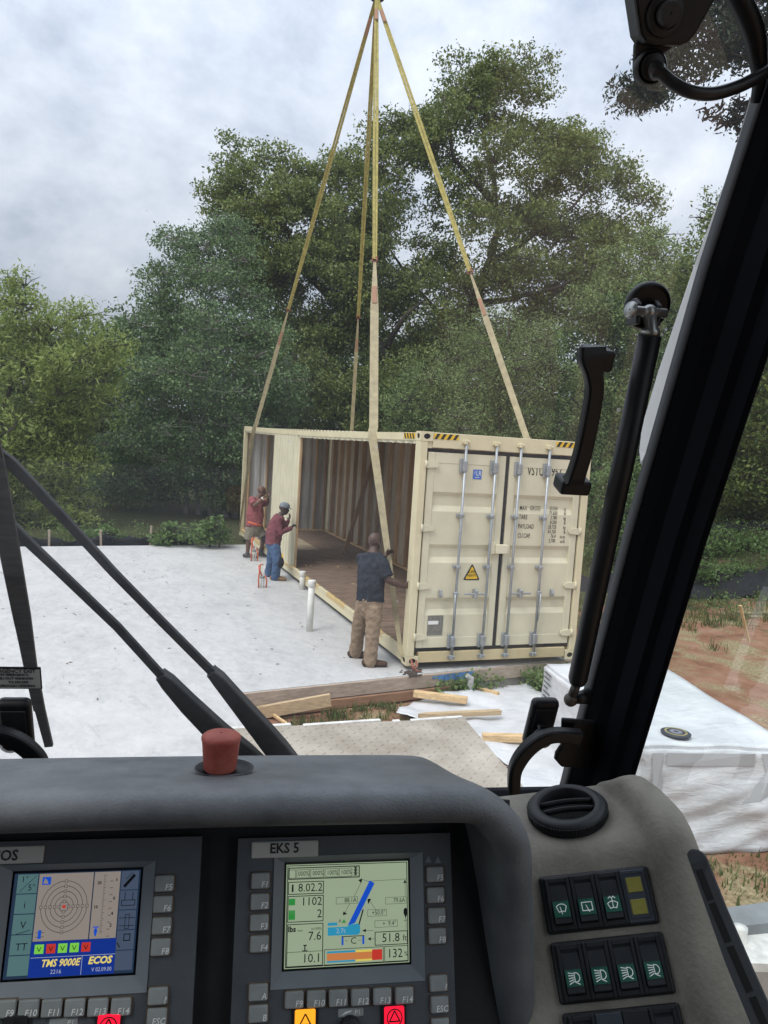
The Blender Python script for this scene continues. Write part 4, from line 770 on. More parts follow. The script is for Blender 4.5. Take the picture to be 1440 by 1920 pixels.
shrub('shrub', 'small bush in front of the black fabric at the right', [(1300, 1050), (1380, 1060), (1420, 1075), (1390, 1120), (1290, 1100)], 18.5, 30, 5000, .08, L_weed, 'shrubs behind the site', crad=.22)
for (x0, x1, yt, lb) in ((455, 640 - 330, 0, 0),): pass
for poly, lb in ((((370, 985), (400, 968), (425, 990), (420, 1018), (360, 1018)), 'light green weed at the silt fence nearest the container'), (((300, 990), (345, 985), (352, 1016), (298, 1018)), 'light green weed at the middle of the silt fence'), (((150, 1000), (225, 985), (230, 1018), (130, 1020)), 'spreading light green weed at the silt fence under the walnut tree')):
    shrub('weed_plant', lb, list(poly), 18.9, 14, 1300, .10, L_weed, 'weeds along the silt fence', crad=.16, ratio=.55)
# grass and weeds: blades and small leaves nobody could count
def blades(cx, cy, n, h, spread):
    p = np.stack([cx + RNG.normal(0, spread, n), cy + RNG.normal(0, spread, n)], 1); z = ground_z(p[:, 0], p[:, 1]); b0 = np.stack([p[:, 0], p[:, 1], z - .01], 1); an = RNG.uniform(0, 6.28, n); ln = RNG.uniform(.1, .6, n); hh = h * RNG.uniform(.4, 1.2, n)
    d = np.stack([np.cos(an) * ln * hh, np.sin(an) * ln * hh, hh], 1); s = np.stack([-np.sin(an), np.cos(an), 0 * an], 1) * (.006 + .004 * RNG.uniform(size=n))[:, None]
    return np.stack([b0 - s, b0 + s, b0 + d * .6 + s * .7, b0 + d + np.array([0, 0, -.15]) * (hh * ln)[:, None]], 1)
G_ = []
def slabfree(x, y):
    if inside((x, y), gp2): return False
    r = Vector((x, y, 0)) - S0; a, b_ = r.dot(E1), r.dot(E2); return not (-16 < a < 3.02 and -.1 < b_ < 10.85) and not (a < -2.2 and -5.5 < b_ < .1)
k = 0
while k < 170:
    x, y = RNG.uniform(-1.7, 3.0), RNG.uniform(-1.6, .3)
    if not slabfree(x, y): continue
    r = Vector((x, y, 0)) - S0
    if r.dot(E2) < -.5 and RNG.uniform() < .55: continue
    G_.append(blades(x, y, 16, .10, .06)); k += 1
for k in range(500):
    x, y = RNG.uniform(4.2, 13), RNG.uniform(-2, 9); v_ = ghash(np.array(x), np.array(y), .9)
    if y < 2.2 + 0.2 * math.sin(x) and RNG.uniform() < .97: continue
    G_.append(blades(x, y, 22, .22, .09))
for k in range(34): p = onz(RNG.uniform(1325, 1460), RNG.uniform(1600, 1680), -.35); G_.append(blades(p.x, p.y, 5, RNG.uniform(.04, .13), .06))
for k in range(260): p = sl_(RNG.uniform(-8, 1.4), RNG.uniform(10.9, 12.6), 0); G_.append(blades(p.x, p.y, 20, .2, .08))
V_ = np.concatenate(G_).reshape(-1, 3); n = len(V_) // 4; me = bpy.data.meshes.new('grass'); me.vertices.add(4 * n); me.vertices.foreach_set('co', V_.astype(np.float32).ravel()); me.loops.add(4 * n); me.loops.foreach_set('vertex_index', np.arange(4 * n, dtype=np.int32)); me.polygons.add(n); me.polygons.foreach_set('loop_start', np.arange(0, 4 * n, 4, dtype=np.int32)); me.polygons.foreach_set('loop_total', np.full(n, 4, np.int32))
L_grass = leafmat('grass_blade', [(.15, (.10, .09, .035)), (.4, (.085, .12, .03)), (.7, (.13, .17, .05)), (.9, (.3, .25, .12))], .6, .35); me.materials.append(L_grass); me.update(); tag(link('grass', me), 'weedy grass growing on the red clay around the slab', 'grass', kind='stuff')
# leafy ground weeds along the slab edge and on the bank
LC = []
while len(LC) < 260:
    x, y = RNG.uniform(.3, 2.6), RNG.uniform(-1.0, .25)
    if slabfree(x, y) and (Vector((x, y, 0)) - S0).dot(E2) > -.75: h = RNG.uniform(.04, .22); c_ = np.array([x, y, float(ground_z(x, y)) + h]); LC.append(c_ + RNG.normal(0, 1, (16, 3)) * np.array([.06, .06, .05]))
for k in range(700):
    x, y = RNG.uniform(8, 16), RNG.uniform(3, 13); LC.append(np.array([x, y, float(ground_z(x, y)) + RNG.uniform(.05, .3)]) + RNG.normal(0, 1, (16, 3)) * np.array([.12, .12, .07]))
for k in range(260):
    p = sl_(RNG.uniform(-8, 1.4), RNG.uniform(11.2, 13.5), 0); LC.append(np.array([p.x, p.y, float(ground_z(p.x, p.y)) + RNG.uniform(.05, .3)]) + RNG.normal(0, 1, (14, 3)) * np.array([.12, .12, .07]))
tag(link('ground_weeds', leaf_mesh('ground_weeds', np.concatenate(LC), .055, L_weed, .55)), 'low leafy weeds along the slab edge and up the bank', 'weeds', kind='stuff')
# ================================================================== people
def fabric(n, c, v=.2, s=14, col2=None): return mat(n, c, .9, v, s, bump=.35, bscale=45, spec=.1, col2=col2)
SKIN1 = mat('dark_skin', (.085, .048, .034), .5, .18, 12); SKIN2 = mat('deep_skin', (.06, .036, .027), .5, .18, 12); SKIN3 = mat('brown_skin', (.14, .075, .05), .5, .18, 12)
def soft(mb, name, m, parent, voxel=.011, smooth=5, wrinkle=0.0, wsize=.09):
    o = mb.build(name, m, parent, world=True); r = o.modifiers.new('r', 'REMESH'); r.mode = 'VOXEL'; r.voxel_size = voxel; r.use_smooth_shade = True
    s = o.modifiers.new('s', 'SMOOTH'); s.factor = .5; s.iterations = smooth
    if wrinkle:
        tx_ = bpy.data.textures.new('folds', 'CLOUDS'); tx_.noise_scale = wsize; tx_.noise_depth = 2; tx_.cloud_type = 'GRAYSCALE'; d = o.modifiers.new('d', 'DISPLACE'); d.texture = tx_; d.strength = wrinkle; d.mid_level = .5; d.texture_coords = 'LOCAL'
    return o
def head(mb, c, fwd, up, s=1.0, tilt=0):
    f = Vector(fwd).normalized(); u = Vector(up).normalized(); r = f.cross(u).normalized(); u = r.cross(f).normalized(); M_ = basis(c, r * s, f * s, u * s)
    mb.ball((0, -.012, .03), (.076, .096, .088), M_); mb.ball((0, .018, -.045), (.058, .070, .062), M_); mb.ball((0, .05, -.085), (.032, .03, .026), M_); mb.ball((0, .09, -.02), (.013, .02, .022), M_, 8, 6); mb.ball((0, .083, -.055), (.026, .012, .013), M_, 8, 6); mb.ball((0, .074, .018), (.05, .016, .012), M_, 8, 6)
    for k in (-1, 1): mb.ball((k * .078, -.012, -.012), (.010, .02, .033), M_, 8, 6)
    return M_
def hand(mb, w, d, up, s=1.0, curl=.5, thumb=1):
    d = Vector(d).normalized(); u = Vector(up); u = (u - d * u.dot(d)).normalized(); n = d.cross(u)          # d fingers, u across the palm (thumb side), n palm normal
    w = Vector(w); mb.tube([w, w + d * .045 * s, w + d * .09 * s], [(.030 * s, .017 * s), (.041 * s, .018 * s), (.040 * s, .015 * s)], 10, roundcap=True, up=n)
    for k, L in enumerate((.078, .086, .080, .062)):
        b0 = w + d * .088 * s + u * (.030 - k * .0205) * s; d1 = (d * math.cos(curl * .6) + n * math.sin(curl * .6)); d2 = (d * math.cos(curl * 1.6) + n * math.sin(curl * 1.6)); p1 = b0 + d1 * L * .5 * s; mb.tube([b0 - d * .02 * s, b0, p1, p1 + d2 * L * .5 * s], [.0092 * s, .0095 * s, .0088 * s, .0078 * s], 7, roundcap=True)
    t0 = w + d * .03 * s + u * .033 * s * thumb; td = (d * .55 + u * .7 * thumb + n * .35).normalized(); mb.tube([t0 - td * .02, t0 + td * .035 * s, t0 + (td + d * .4).normalized() * .066 * s], [.012 * s, .0105 * s, .0085 * s], 7, roundcap=True)
def person(name, label, foot, J, sc, skin, spec):
    """J: joints as (px, py, depth offset); body built once as one surface, clothes as children"""
    t0 = depth(Vector(foot)); P_ = {k: at(v[0], v[1], t0 + v[2]) for k, v in J.items()}; T = thing(name, label, 'person', foot, 'workers guiding the container')
    fl = Vector((*spec['face'], 0)).normalized() if len(spec['face']) == 2 else Vector(spec['face']).normalized()
    side = Vector((fl.y, -fl.x, 0))
    mb = MB(); M_ = head(mb, P_['head'], spec.get('look', fl), spec.get('hup', (0, 0, 1)), sc)
    neck0 = P_['neck']; mb.tube([neck0 - Vector((0, 0, .06)), neck0, P_['head'] - Vector((0, 0, .05 * sc))], [.062 * sc, .056 * sc, .055 * sc], 10)
    spine = [P_['pelvis'], P_['waist'], P_['chest'], neck0]; tw = spec['torso']
    mb.tube(spine, [(tw[0][0] * .9, tw[0][1] * .9), (tw[1][0] * .9, tw[1][1] * .9), (tw[2][0] * .9, tw[2][1] * .9), (.07, .06)], 14, roundcap=True, up=fl)
    for s in ('L', 'R'):
        a, e, w = P_['sh' + s], P_['el' + s], P_['wr' + s]; ar = spec.get('arm', 1.0) * sc; mb.tube([a, a + (e - a) * .5, e, e + (w - e) * .35, w], [.052 * ar, .047 * ar, .040 * ar, .042 * ar, .028 * ar], 10, roundcap=True)
        h = spec['hand' + s]; hand(mb, w, Vector(h[0]), Vector(h[1]), sc * .95, h[2], h[3])
        a, k, n = P_['hip' + s], P_['kn' + s], P_['an' + s]; lg = spec.get('leg', 1.0) * sc; mb.tube([a, a + (k - a) * .5, k, k + (n - k) * .35, n], [.078 * lg, .07 * lg, .055 * lg, .057 * lg, .037 * lg], 10, roundcap=True)
    soft(mb, 'body', skin, T, .0085, 3)
    # eyes
    for s in (-1, 1): m = MB(); m.ball(M_ @ Vector((s * .03, .078, .0)), .009, None, 8, 6); part(m, 'eye', DARK, T)
    # shirt
    m = MB(); m.tube([P_['pelvis'] + (P_['pelvis'] - P_['waist']).normalized() * spec.get('hem', .06), P_['pelvis'], P_['waist'], P_['chest'], P_['chest'] + (neck0 - P_['chest']) * .72, neck0 + (neck0 - P_['chest']).normalized() * .0], [(tw[0][0] * 1.06, tw[0][1] * 1.06), tw[0], tw[1], tw[2], (tw[2][0] * .86, tw[2][1] * .8), (.085, .078)], 18, up=fl)
    for s in ('L', 'R'):
        a, e, w = P_['sh' + s], P_['el' + s], P_['wr' + s]; ar = spec.get('arm', 1.0) * sc
        if spec['sleeve'] == 'long': m.tube([a, a + (e - a) * .5, e, e + (w - e) * .5, w], [.075 * ar, .066 * ar, .060 * ar, .054 * ar, .042 * ar], 12, roundcap=True)
        else: m.tube([a, a + (e - a) * .45, a + (e - a) * .82], [.078 * ar, .074 * ar, .072 * ar], 12, roundcap=False)
        m.tube([P_['chest'] + (neck0 - P_['chest']) * .35, a], [.09 * sc, .075 * ar], 12, roundcap=True)
    soft(m, 'shirt', spec['shirt'], T, .011, 3, .034, .075)
    # trousers or shorts
    m = MB(); m.tube([P_['pelvis'] + (P_['waist'] - P_['pelvis']) * .25, P_['pelvis'], (P_['hipL'] + P_['hipR']) / 2 - Vector((0, 0, .05))], [(tw[0][0] * .93, tw[0][1] * .93), (tw[0][0] * .98, tw[0][1] * .98), (tw[0][0] * .9, tw[0][1] * .85)], 16, roundcap=True, up=fl)
    for s in ('L', 'R'):
        a, k, n = P_['hip' + s], P_['kn' + s], P_['an' + s]; lg = spec.get('leg', 1.0) * sc
        if spec['legs'] == 'long': m.tube([a, a + (k - a) * .5, k, k + (n - k) * .5, k + (n - k) * .9, n + (n - k).normalized() * .02], [.108 * lg, .102 * lg, .088 * lg, .084 * lg, .088 * lg, .084 * lg], 14, roundcap=True)
        else: m.tube([a, a + (k - a) * .5, a + (k - a) * .98], [.115 * lg, .112 * lg, .105 * lg], 14)
    soft(m, spec.get('legname', 'trousers'), spec['trouser'], T, .011, 2, .032, .065)
    # boots
    for s in ('L', 'R'):
        h, to = P_['heel' + s], P_['toe' + s]; d = (to - h); d.z = 0; d.normalize(); n = P_['an' + s]; zg = spec.get('zg' + s, SZ); h = Vector((n.x, n.y, zg)) - d * .07 * sc; to = h + d * .29 * sc; m = MB()
        m.tube([h + Vector((0, 0, .05)), h + d * .09 + Vector((0, 0, .055)), h + d * .19 + Vector((0, 0, .042)), to - d * .03 + Vector((0, 0, .038))], [(.040, .046), (.043, .05), (.048, .042), (.044, .034)], 12, roundcap=True, up=Vector((0, 0, 1))); m.tube([h + d * .06 + Vector((0, 0, .05)), n + Vector((0, 0, .03))], [.052, .05], 12, roundcap=True)
        b_ = soft(m, 'boot', spec['boot'], T, .008, 3); m = MB(); m.tube([h + Vector((0, 0, .012)), h + d * .1 + Vector((0, 0, .012)), h + d * .2 + Vector((0, 0, .012)), to - d * .02 + Vector((0, 0, .012))], [(.043, .013), (.044, .013), (.05, .013), (.044, .013)], 12, roundcap=True, up=Vector((0, 0, 1))); m.build('sole', spec['sole'], b_, world=True)
    return T, P_, M_
z1 = (8 - 8)
# near worker: seen from behind, right arm out to the post, left hand on the strap
foot = onz(694, 1250, SZ); fr = Vector((.72, .69, 0))
T, P_, M_ = person('person', 'worker in dark blue T-shirt and tan trousers gripping the container post beside the doors', foot, {
    'head': (703, 1016, .06), 'neck': (699, 1036, .02), 'chest': (698, 1060, 0), 'waist': (696, 1092, 0), 'pelvis': (694, 1124, 0),
    'shL': (680, 1049, .12), 'elL': (715, 1058, .34), 'wrL': (723, 1041, .42), 'shR': (716, 1056, -.10), 'elR': (728, 1088, -.16), 'wrR': (758, 1099, -.10),
    'hipL': (682, 1136, .10), 'knL': (672, 1180, .22), 'anL': (667, 1222, .36), 'hipR': (702, 1138, -.04), 'knR': (699, 1186, -.04), 'anR': (694, 1240, 0.0),
    'heelL': (658, 1233, .38), 'toeL': (690, 1229, .38), 'heelR': (684, 1254, 0), 'toeR': (728, 1252, .05)}, 1.0, SKIN1,
    dict(face=(.72, .69), look=(.80, .60, -.05), torso=[(.185, .13), (.185, .135), (.20, .135)], sleeve='short', legs='long', hem=.02, shirt=fabric('navy_shirt', (.025, .029, .04), .3, col2=(.045, .05, .062)), trouser=fabric('tan_trousers', (.27, .20, .14), .2), boot=fabric('brown_boot', (.085, .055, .04), .3), sole=fabric('dark_sole', (.03, .025, .022)), arm=1.15,
         handL=((.75, .35, .5), (-.3, -.2, .9), 1.2, 1), handR=((.95, .25, .0), (0, 0, 1), .9, 1)))
# middle worker: cap, maroon jumper, jeans, leaning on the panel
foot = onz(515, 1088, SZ)
T, P_, M_ = person('person', 'worker in grey cap, maroon long sleeved top and blue jeans leaning on the cream panel', foot, {
    'head': (533, 954, 0), 'neck': (525.5, 966, 0), 'chest': (519, 981, 0), 'waist': (514, 1000, 0), 'pelvis': (512, 1018, 0),
    'shL': (527, 975, .22), 'elL': (534, 990, .30), 'wrL': (540, 977, .26), 'shR': (520, 977, -.17), 'elR': (527, 999, -.18), 'wrR': (545, 990, -.05),
    'hipL': (512, 1024, .10), 'knL': (508, 1053, .22), 'anL': (504, 1077, .35), 'hipR': (515, 1025, -.08), 'knR': (520, 1052, -.10), 'anR': (516, 1082, 0),
    'heelL': (499, 1080, .4), 'toeL': (512, 1081, .4), 'heelR': (508, 1088, 0), 'toeR': (536, 1091, 0)}, 1.0, SKIN2,
    dict(face=(.93, -.05), look=(.9, -.2, -.12), torso=[(.175, .15), (.18, .165), (.19, .14)], sleeve='long', legs='long', hem=.03, shirt=fabric('maroon_top', (.19, .065, .075), .22), trouser=fabric('blue_jeans', (.075, .125, .22), .3, 8), boot=fabric('tan_boot', (.28, .17, .09), .25), sole=fabric('tan_sole', (.16, .11, .07)), arm=1.0,
         handL=((.35, .1, .9), (0, .6, .4), .5, 1), handR=((.75, .1, .65), (0, -.5, .6), 1.3, 1)))
m = MB(); CM_ = M_ @ Matrix.Translation((0, 0, .035)); m.lathe([(.086, -.005), (.088, .01), (.084, .045), (.066, .075), (.035, .092), (.001, .096)], 20, CM_ @ Matrix.Scale(1.16, 4, (0, 1, 0)), closed=False)
rows = [[CM_ @ Vector((x, .085 + .075 * f * math.sqrt(max(0, 1 - (x / .075) ** 2)), .004 - .018 * f)) for x in np.linspace(-.074, .074, 9)] for f in (0, .5, 1)]; m.grid(rows)
o = part(m, 'cap', fabric('grey_cap', (.20, .22, .24), .2), T, fix=False); o.modifiers.new('t', 'SOLIDIFY').thickness = .004
for s in ('L', 'R'): m = MB(); k = P_['kn' + s]; m.ball(k + Vector((.055, -.04, -.02)), (.07, .075, .11)); soft(m, 'knee_pad', fabric('black_knee_pad', (.02, .022, .026)), T, .012, 2)
# far worker: maroon T-shirt, shorts
foot = onz(465, 1046, SZ)
T, P_, M_ = person('person', 'bald worker in maroon T-shirt and khaki shorts pushing at the far end of the container', foot, {
    'head': (491, 921, 0), 'neck': (483, 934, 0), 'chest': (480, 947, 0), 'waist': (478, 966, 0), 'pelvis': (477, 983, 0),
    'shL': (487, 939, .22), 'elL': (501, 946, .28), 'wrL': (502, 933, .26), 'shR': (473, 937, -.18), 'elR': (477, 948, -.36), 'wrR': (493, 934, -.3),
    'hipL': (484, 990, .12), 'knL': (494, 1008, .05), 'anL': (490, 1030, .35), 'hipR': (470, 990, -.08), 'knR': (466, 1013, -.10), 'anR': (464, 1039, 0),
    'heelL': (486, 1036, .3), 'toeL': (500, 1036, .3), 'heelR': (458, 1046, 0), 'toeR': (472, 1047, 0)}, 1.0, SKIN3,
    dict(face=(.9, .12), look=(.9, -.1, -.1), torso=[(.20, .18), (.215, .20), (.205, .155)], sleeve='short', legs='short', legname='shorts', hem=.05, shirt=fabric('faded_maroon_shirt', (.25, .085, .09), .22), trouser=fabric('khaki_shorts', (.20, .18, .14), .2), boot=fabric('grey_shoe', (.10, .10, .10), .3), sole=fabric('grey_sole', (.2, .2, .19)), arm=1.12, leg=1.0,
         handL=((.45, .1, .85), (0, .5, .4), .5, 1), handR=((.8, .1, .55), (0, -.6, .5), .6, 1)))
m = MB(); w_ = P_['pelvis'] + Vector((-.02, -.20, .02)); m.tube([w_ + Vector((-.16, .03, .05)), w_, w_ + Vector((.13, .03, -.02))], [(.02, .035)] * 3, 8); part(m, 'tool_belt', orange, T)
m = MB(); m.ball(P_['knL'] + Vector((.03, -.05, -.02)), (.075, .07, .11)); soft(m, 'knee_pad', fabric('dark_knee_pad', (.025, .026, .03)), T, .012, 2)
m = MB(); w0 = P_['wrR']; dd = (P_['wrR'] - P_['elR']).normalized(); m.tube([w0 - dd * .03, w0 - dd * .005], .038, 12); part(m, 'wristband', pvc, T)
# ================================================================== crane deck seen through the windscreen
TREAD = mat('dusty_tread_plate', (0.30, 0.25, 0.19), .7, .25, 2.2, bump=.15, bscale=60, metal=.1, col2=(0.45, 0.41, 0.345)); TRIM = mat('worn_white_edge', (0.62, 0.61, 0.57), .6, .25, 12)
RUSTY = mat('rust_stain', (0.27, 0.19, 0.13), .85, .3, 8)
ZD = 1.0
STN = mat('deck_stain', (0.16, 0.11, 0.075), .85, .3, 9)
deck = thing('crane_deck', 'dusty tread plate deck of the crane in front of the windscreen', 'deck', (-2.2, -4.8, ZD))
d0 = onz(520, 1362, ZD); d1 = onz(870, 1346, ZD); yb = -6.6; xl = -2.92
xr0 = d1.x; xr1 = xr0 + (onz(985, 1480, ZD).x - xr0) / (onz(985, 1480, ZD).y - d1.y) * (yb - d1.y)
poly = [(xl, yb), (xr1, yb), (xr0, d1.y), (xl, d0.y + .02)]
m = MB(); m.prism(poly, ZD - .05, ZD); m.build('tread_plate', TREAD, deck, world=True)
lug = MB(); pitch = .052; i = 0
for a in np.arange(xl + .03, xr0 + .3, pitch):
    j = 0
    for b_ in np.arange(yb + .02, d0.y - .02, pitch):
        if inside((a, b_), [(p[0], p[1]) for p in poly]):
            an = math.radians(45 if (i + j) % 2 else -45); x = Vector((math.cos(an), math.sin(an), 0)); y = Vector((-x.y, x.x, 0)); c_ = Vector((a, b_, ZD)); L, w_ = .021, .0055
            lug.add([c_ - x * L, c_ - y * w_, c_ + x * L, c_ + y * w_, c_ - x * L * .5 + Vector((0, 0, .005)), c_ + x * L * .5 + Vector((0, 0, .005))], [(0, 1, 4), (1, 2, 5), (1, 5, 4), (2, 3, 5), (3, 0, 4), (3, 4, 5)], smooth=False)
        j += 1
    i += 1
o = lug.build('tread_lugs', TREAD, deck, world=True, fix=False); tag(o, kind='stuff')
x = xl
for L in (.42, .5, .05, .55): 
    if x < xr0 - .05: m = MB(); m.box((x, d0.y - .01 + (d1.y - d0.y) * (x - d0.x) / (d1.x - d0.x), ZD - .06), (min(x + L, xr0), d0.y + .018 + (d1.y - d0.y) * (x - d0.x) / (d1.x - d0.x), ZD + .004), None, .003); m.build('edge_strip', TRIM, deck, world=True)
    x += L + .07
side = thing('crane_step', 'pale tread plate step of the crane below the side window', 'step', onz(1420, 1800, .6)); Z2 = .55
q = [onz(1376, 1757, Z2), onz(1560, 1735, Z2), onz(1600, 1990, Z2), onz(1405, 1990, Z2)]; q = [onz(1385, 1740, Z2), onz(1520, 1726, Z2), onz(1540, 1810, Z2), onz(1405, 1806, Z2)]
m = MB(); m.prism([(p.x, p.y) for p in q], Z2 - .04, Z2); m.build('tread_plate', TRIM, side, world=True)
m = MB(); m.prism([(p.x, p.y) for p in q], Z2 - .5, Z2 - .041); m.build('step_side', mat('step_side', (.3, .28, .25), .8, .25), side, world=True)
q2 = [onz(1360, 1702, .6), onz(1530, 1678, .6), onz(1530, 1722, .6), onz(1374, 1738, .6)]; m = MB(); m.prism([(p.x, p.y) for p in q2], .53, .6); m.build('grey_plate', mat('grey_plate', (.2, .215, .22), .6, .2), side, world=True)
m = MB(); p0 = onz(1388, 1738, .62); m.tube([(p0.x, p0.y, .1), (p0.x, p0.y, .62)], .035, 10); m.build('post', TRIM, side, world=True)

# ================================================================== crane cab (local frame: u right, v forward, w up)
PLA = mat('dash_plastic', (0.10, 0.108, 0.118), .52, .18, 13, bump=.14, bscale=420, spec=.45, lo=.38, hi=.66, col2=(.15, .155, .163), dust=((.31, .32, .335), .5)); PLD = mat('black_plastic', (0.016, 0.017, 0.02), .5, .3, 20, bump=.05, bscale=300)
PLG = mat('grimy_grey_plastic', (0.22, 0.20, 0.168), .7, .3, 9, bump=.15, bscale=220, col2=(0.38, 0.345, 0.285), lo=.35, hi=.75, dust=((.34, .32, .27), .5)); PIL = mat('black_pillar_trim', (0.0045, 0.005, 0.0075), .85, .2, 10, spec=.08)
HEAD = mat('dark_headliner', (0.03, 0.03, 0.034), .9, .2, 30); SEAL = mat('grey_seal', (0.04, 0.042, 0.046), .6, .2); WHP = mat('white_cab_paint', (0.72, 0.73, 0.72), .35, .04, coat=.3)
FLR = mat('cab_floor', (0.03, 0.03, 0.03), .9)
def glassmat(name, dirt=.03, tint=(1, 1, 1), k=1.8):
    m = bpy.data.materials.new(name); m.use_nodes = True; t = m.node_tree; t.nodes.clear(); out = N(t, 'ShaderNodeOutputMaterial')
    tr = N(t, 'ShaderNodeBsdfTransparent'); tr.inputs[0].default_value = (*tint, 1); gl = N(t, 'ShaderNodeBsdfGlossy'); gl.inputs['Roughness'].default_value = .0
    ge = N(t, 'ShaderNodeNewGeometry'); dp = N(t, 'ShaderNodeVectorMath', operation='DOT_PRODUCT'); t.links.new(ge.outputs['Normal'], dp.inputs[0]); t.links.new(ge.outputs['Incoming'], dp.inputs[1]); ca = math_(t, 'ABSOLUTE', dp.outputs['Value']); f = math_(t, 'MULTIPLY', math_(t, 'ADD', .04, math_(t, 'MULTIPLY', math_(t, 'POWER', math_(t, 'SUBTRACT', 1.0, ca), 5.0), .96)), k, clamp=True); s1 = N(t, 'ShaderNodeMixShader'); t.links.new(f, s1.inputs[0]); t.links.new(tr.outputs[0], s1.inputs[1]); t.links.new(gl.outputs[0], s1.inputs[2])
    df = N(t, 'ShaderNodeBsdfDiffuse'); df.inputs[0].default_value = (.8, .82, .85, 1); tl = N(t, 'ShaderNodeBsdfTranslucent'); tl.inputs[0].default_value = (.8, .82, .85, 1); ds = N(t, 'ShaderNodeMixShader'); ds.inputs[0].default_value = .75; t.links.new(df.outputs[0], ds.inputs[1]); t.links.new(tl.outputs[0], ds.inputs[2])
    c = N(t, 'ShaderNodeTexCoord'); P_ = c.outputs['Object']; mp = N(t, 'ShaderNodeMapping'); mp.inputs['Scale'].default_value = (9, 1, 1.2); t.links.new(P_, mp.inputs[0])
    film = math_(t, 'ADD', math_(t, 'MULTIPLY', nz(t, P_, 3.5, 5), dirt * 1.1), math_(t, 'MULTIPLY', nz(t, mp.outputs[0], 3, 5), dirt * .9))
    vo = N(t, 'ShaderNodeTexVoronoi'); vo.inputs['Scale'].default_value = 38; t.links.new(P_, vo.inputs['Vector']); rnd = N(t, 'ShaderNodeSeparateXYZ'); t.links.new(vo.outputs['Color'], rnd.inputs[0])
    spot = math_(t, 'MULTIPLY', math_(t, 'LESS_THAN', vo.outputs['Distance'], math_(t, 'MULTIPLY', rnd.outputs[1], .11)), math_(t, 'GREATER_THAN', rnd.outputs[0], .72))
    dfac = math_(t, 'ADD', film, math_(t, 'MULTIPLY', spot, dirt * 7), clamp=True)
    s2 = N(t, 'ShaderNodeMixShader'); t.links.new(dfac, s2.inputs[0]); t.links.new(s1.outputs[0], s2.inputs[1]); t.links.new(ds.outputs[0], s2.inputs[2]); t.links.new(s2.outputs[0], out.inputs[0]); return m
GL_F = glassmat('dusty_windscreen', .032); GL_S = glassmat('side_glass', .03, (.95, .98, .96), 1.9); GL_R = glassmat('roof_glass', .03)
cab = thing('crane_cab', 'dark crane operator cab with slanted black window pillar at the right', 'crane cab', CABM @ Matrix.Translation((0, 0, 0)))
GV = lambda w: .915 - .36 * w                                    # windscreen plane
def gp(px, py, off=0.0):                                         # point of the windscreen seen at a pixel (off: towards the inside)
    n = Vector((0, 1, .36)).normalized(); return con_plane(px, py, Vector((0, .915 - off, 0)), n)
GN = Vector((0, -1, -.36)).normalized(); GUP = Vector((0, -.36, 1)).normalized(); GXX = Vector((1, 0, 0))
def cpart(mb, name, m, parent=cab, **k): return mb.build(name, m, parent, **k)
WT, WB = .62, -.75
# windscreen pane
m = MB(); m.add([(-.62, GV(WB), WB), (.50, GV(WB), WB), (.50, GV(WT), WT), (-.62, GV(WT), WT)], [(0, 1, 2, 3)]); cpart(m, 'windscreen', GL_F, fix=False)
# right pillar, swept along the glass edge
PW = [(-.80), -.52, -.101, .217, .389, .62]
pl = []; pr_ = []
for px in ((1055, 1486), (1180, 1000), (1322, 500), (1437, 144)): pl.append(gp(*px))
a = pl[0] + (pl[0] - pl[1]) * .8; b_ = pl[3] + (pl[3] - pl[2]) * .75; pl = [a] + pl + [b_]
def sweep(path, prof, name, m_, parent=cab, auto=None):
    rows = []; n = len(path)
    for i, p in enumerate(path):
        rows.append([p + Vector((1, 0, 0)) * x + Vector((0, 1, 0)) * y for x, y in prof])
    mb = MB(); mb.grid(rows, closed_u=True, smooth=False); mb.add(rows[0], [tuple(range(len(prof)))]); mb.add(rows[-1], [tuple(range(len(prof) - 1, -1, -1))]); return cpart(mb, name, m_, parent, bevel=.004)
sweep(pl, [(.006, .018), (.0, -.012), (.008, -.03), (.017, -.045), (.020, -.078), (.027, -.088), (.029, -.114), (.034, -.12), (.045, -.10), (.06, .02)], 'pillar', PIL)
sweep(pl, [(-.0035, -.008), (-.0035, .012), (.0055, .012), (.0, -.012)], 'window_seal', SEAL)
# white exterior trim outside the glass by the pillar
tr = [(1433, 110, 1426, 110), (1371, 330, 1361, 330), (1314, 500, 1299, 500), (1255, 705, 1230, 705), (1228, 800, 1202, 800), (1213, 850, 1197, 845), (1204, 872, 1199, 868)]
rows = []
for a0, a1, b0, b1 in tr:
    p = gp(a0, a1, -.012); q = cu_(b0, b1, p.x - .004); rows.append([p, q, q + Vector((.012, 0, 0)), p + Vector((.012, 0, 0))])
rows = [[r[0] + (rows[0][0] - rows[1][0]) * .6 for r in [rows[0]]] and [v + (rows[0][0] - rows[1][0]) * .6 for v in rows[0]]] + rows
m = MB(); m.grid(rows, closed_u=True, smooth=False); cpart(m, 'white_trim', WHP, bevel=.003)
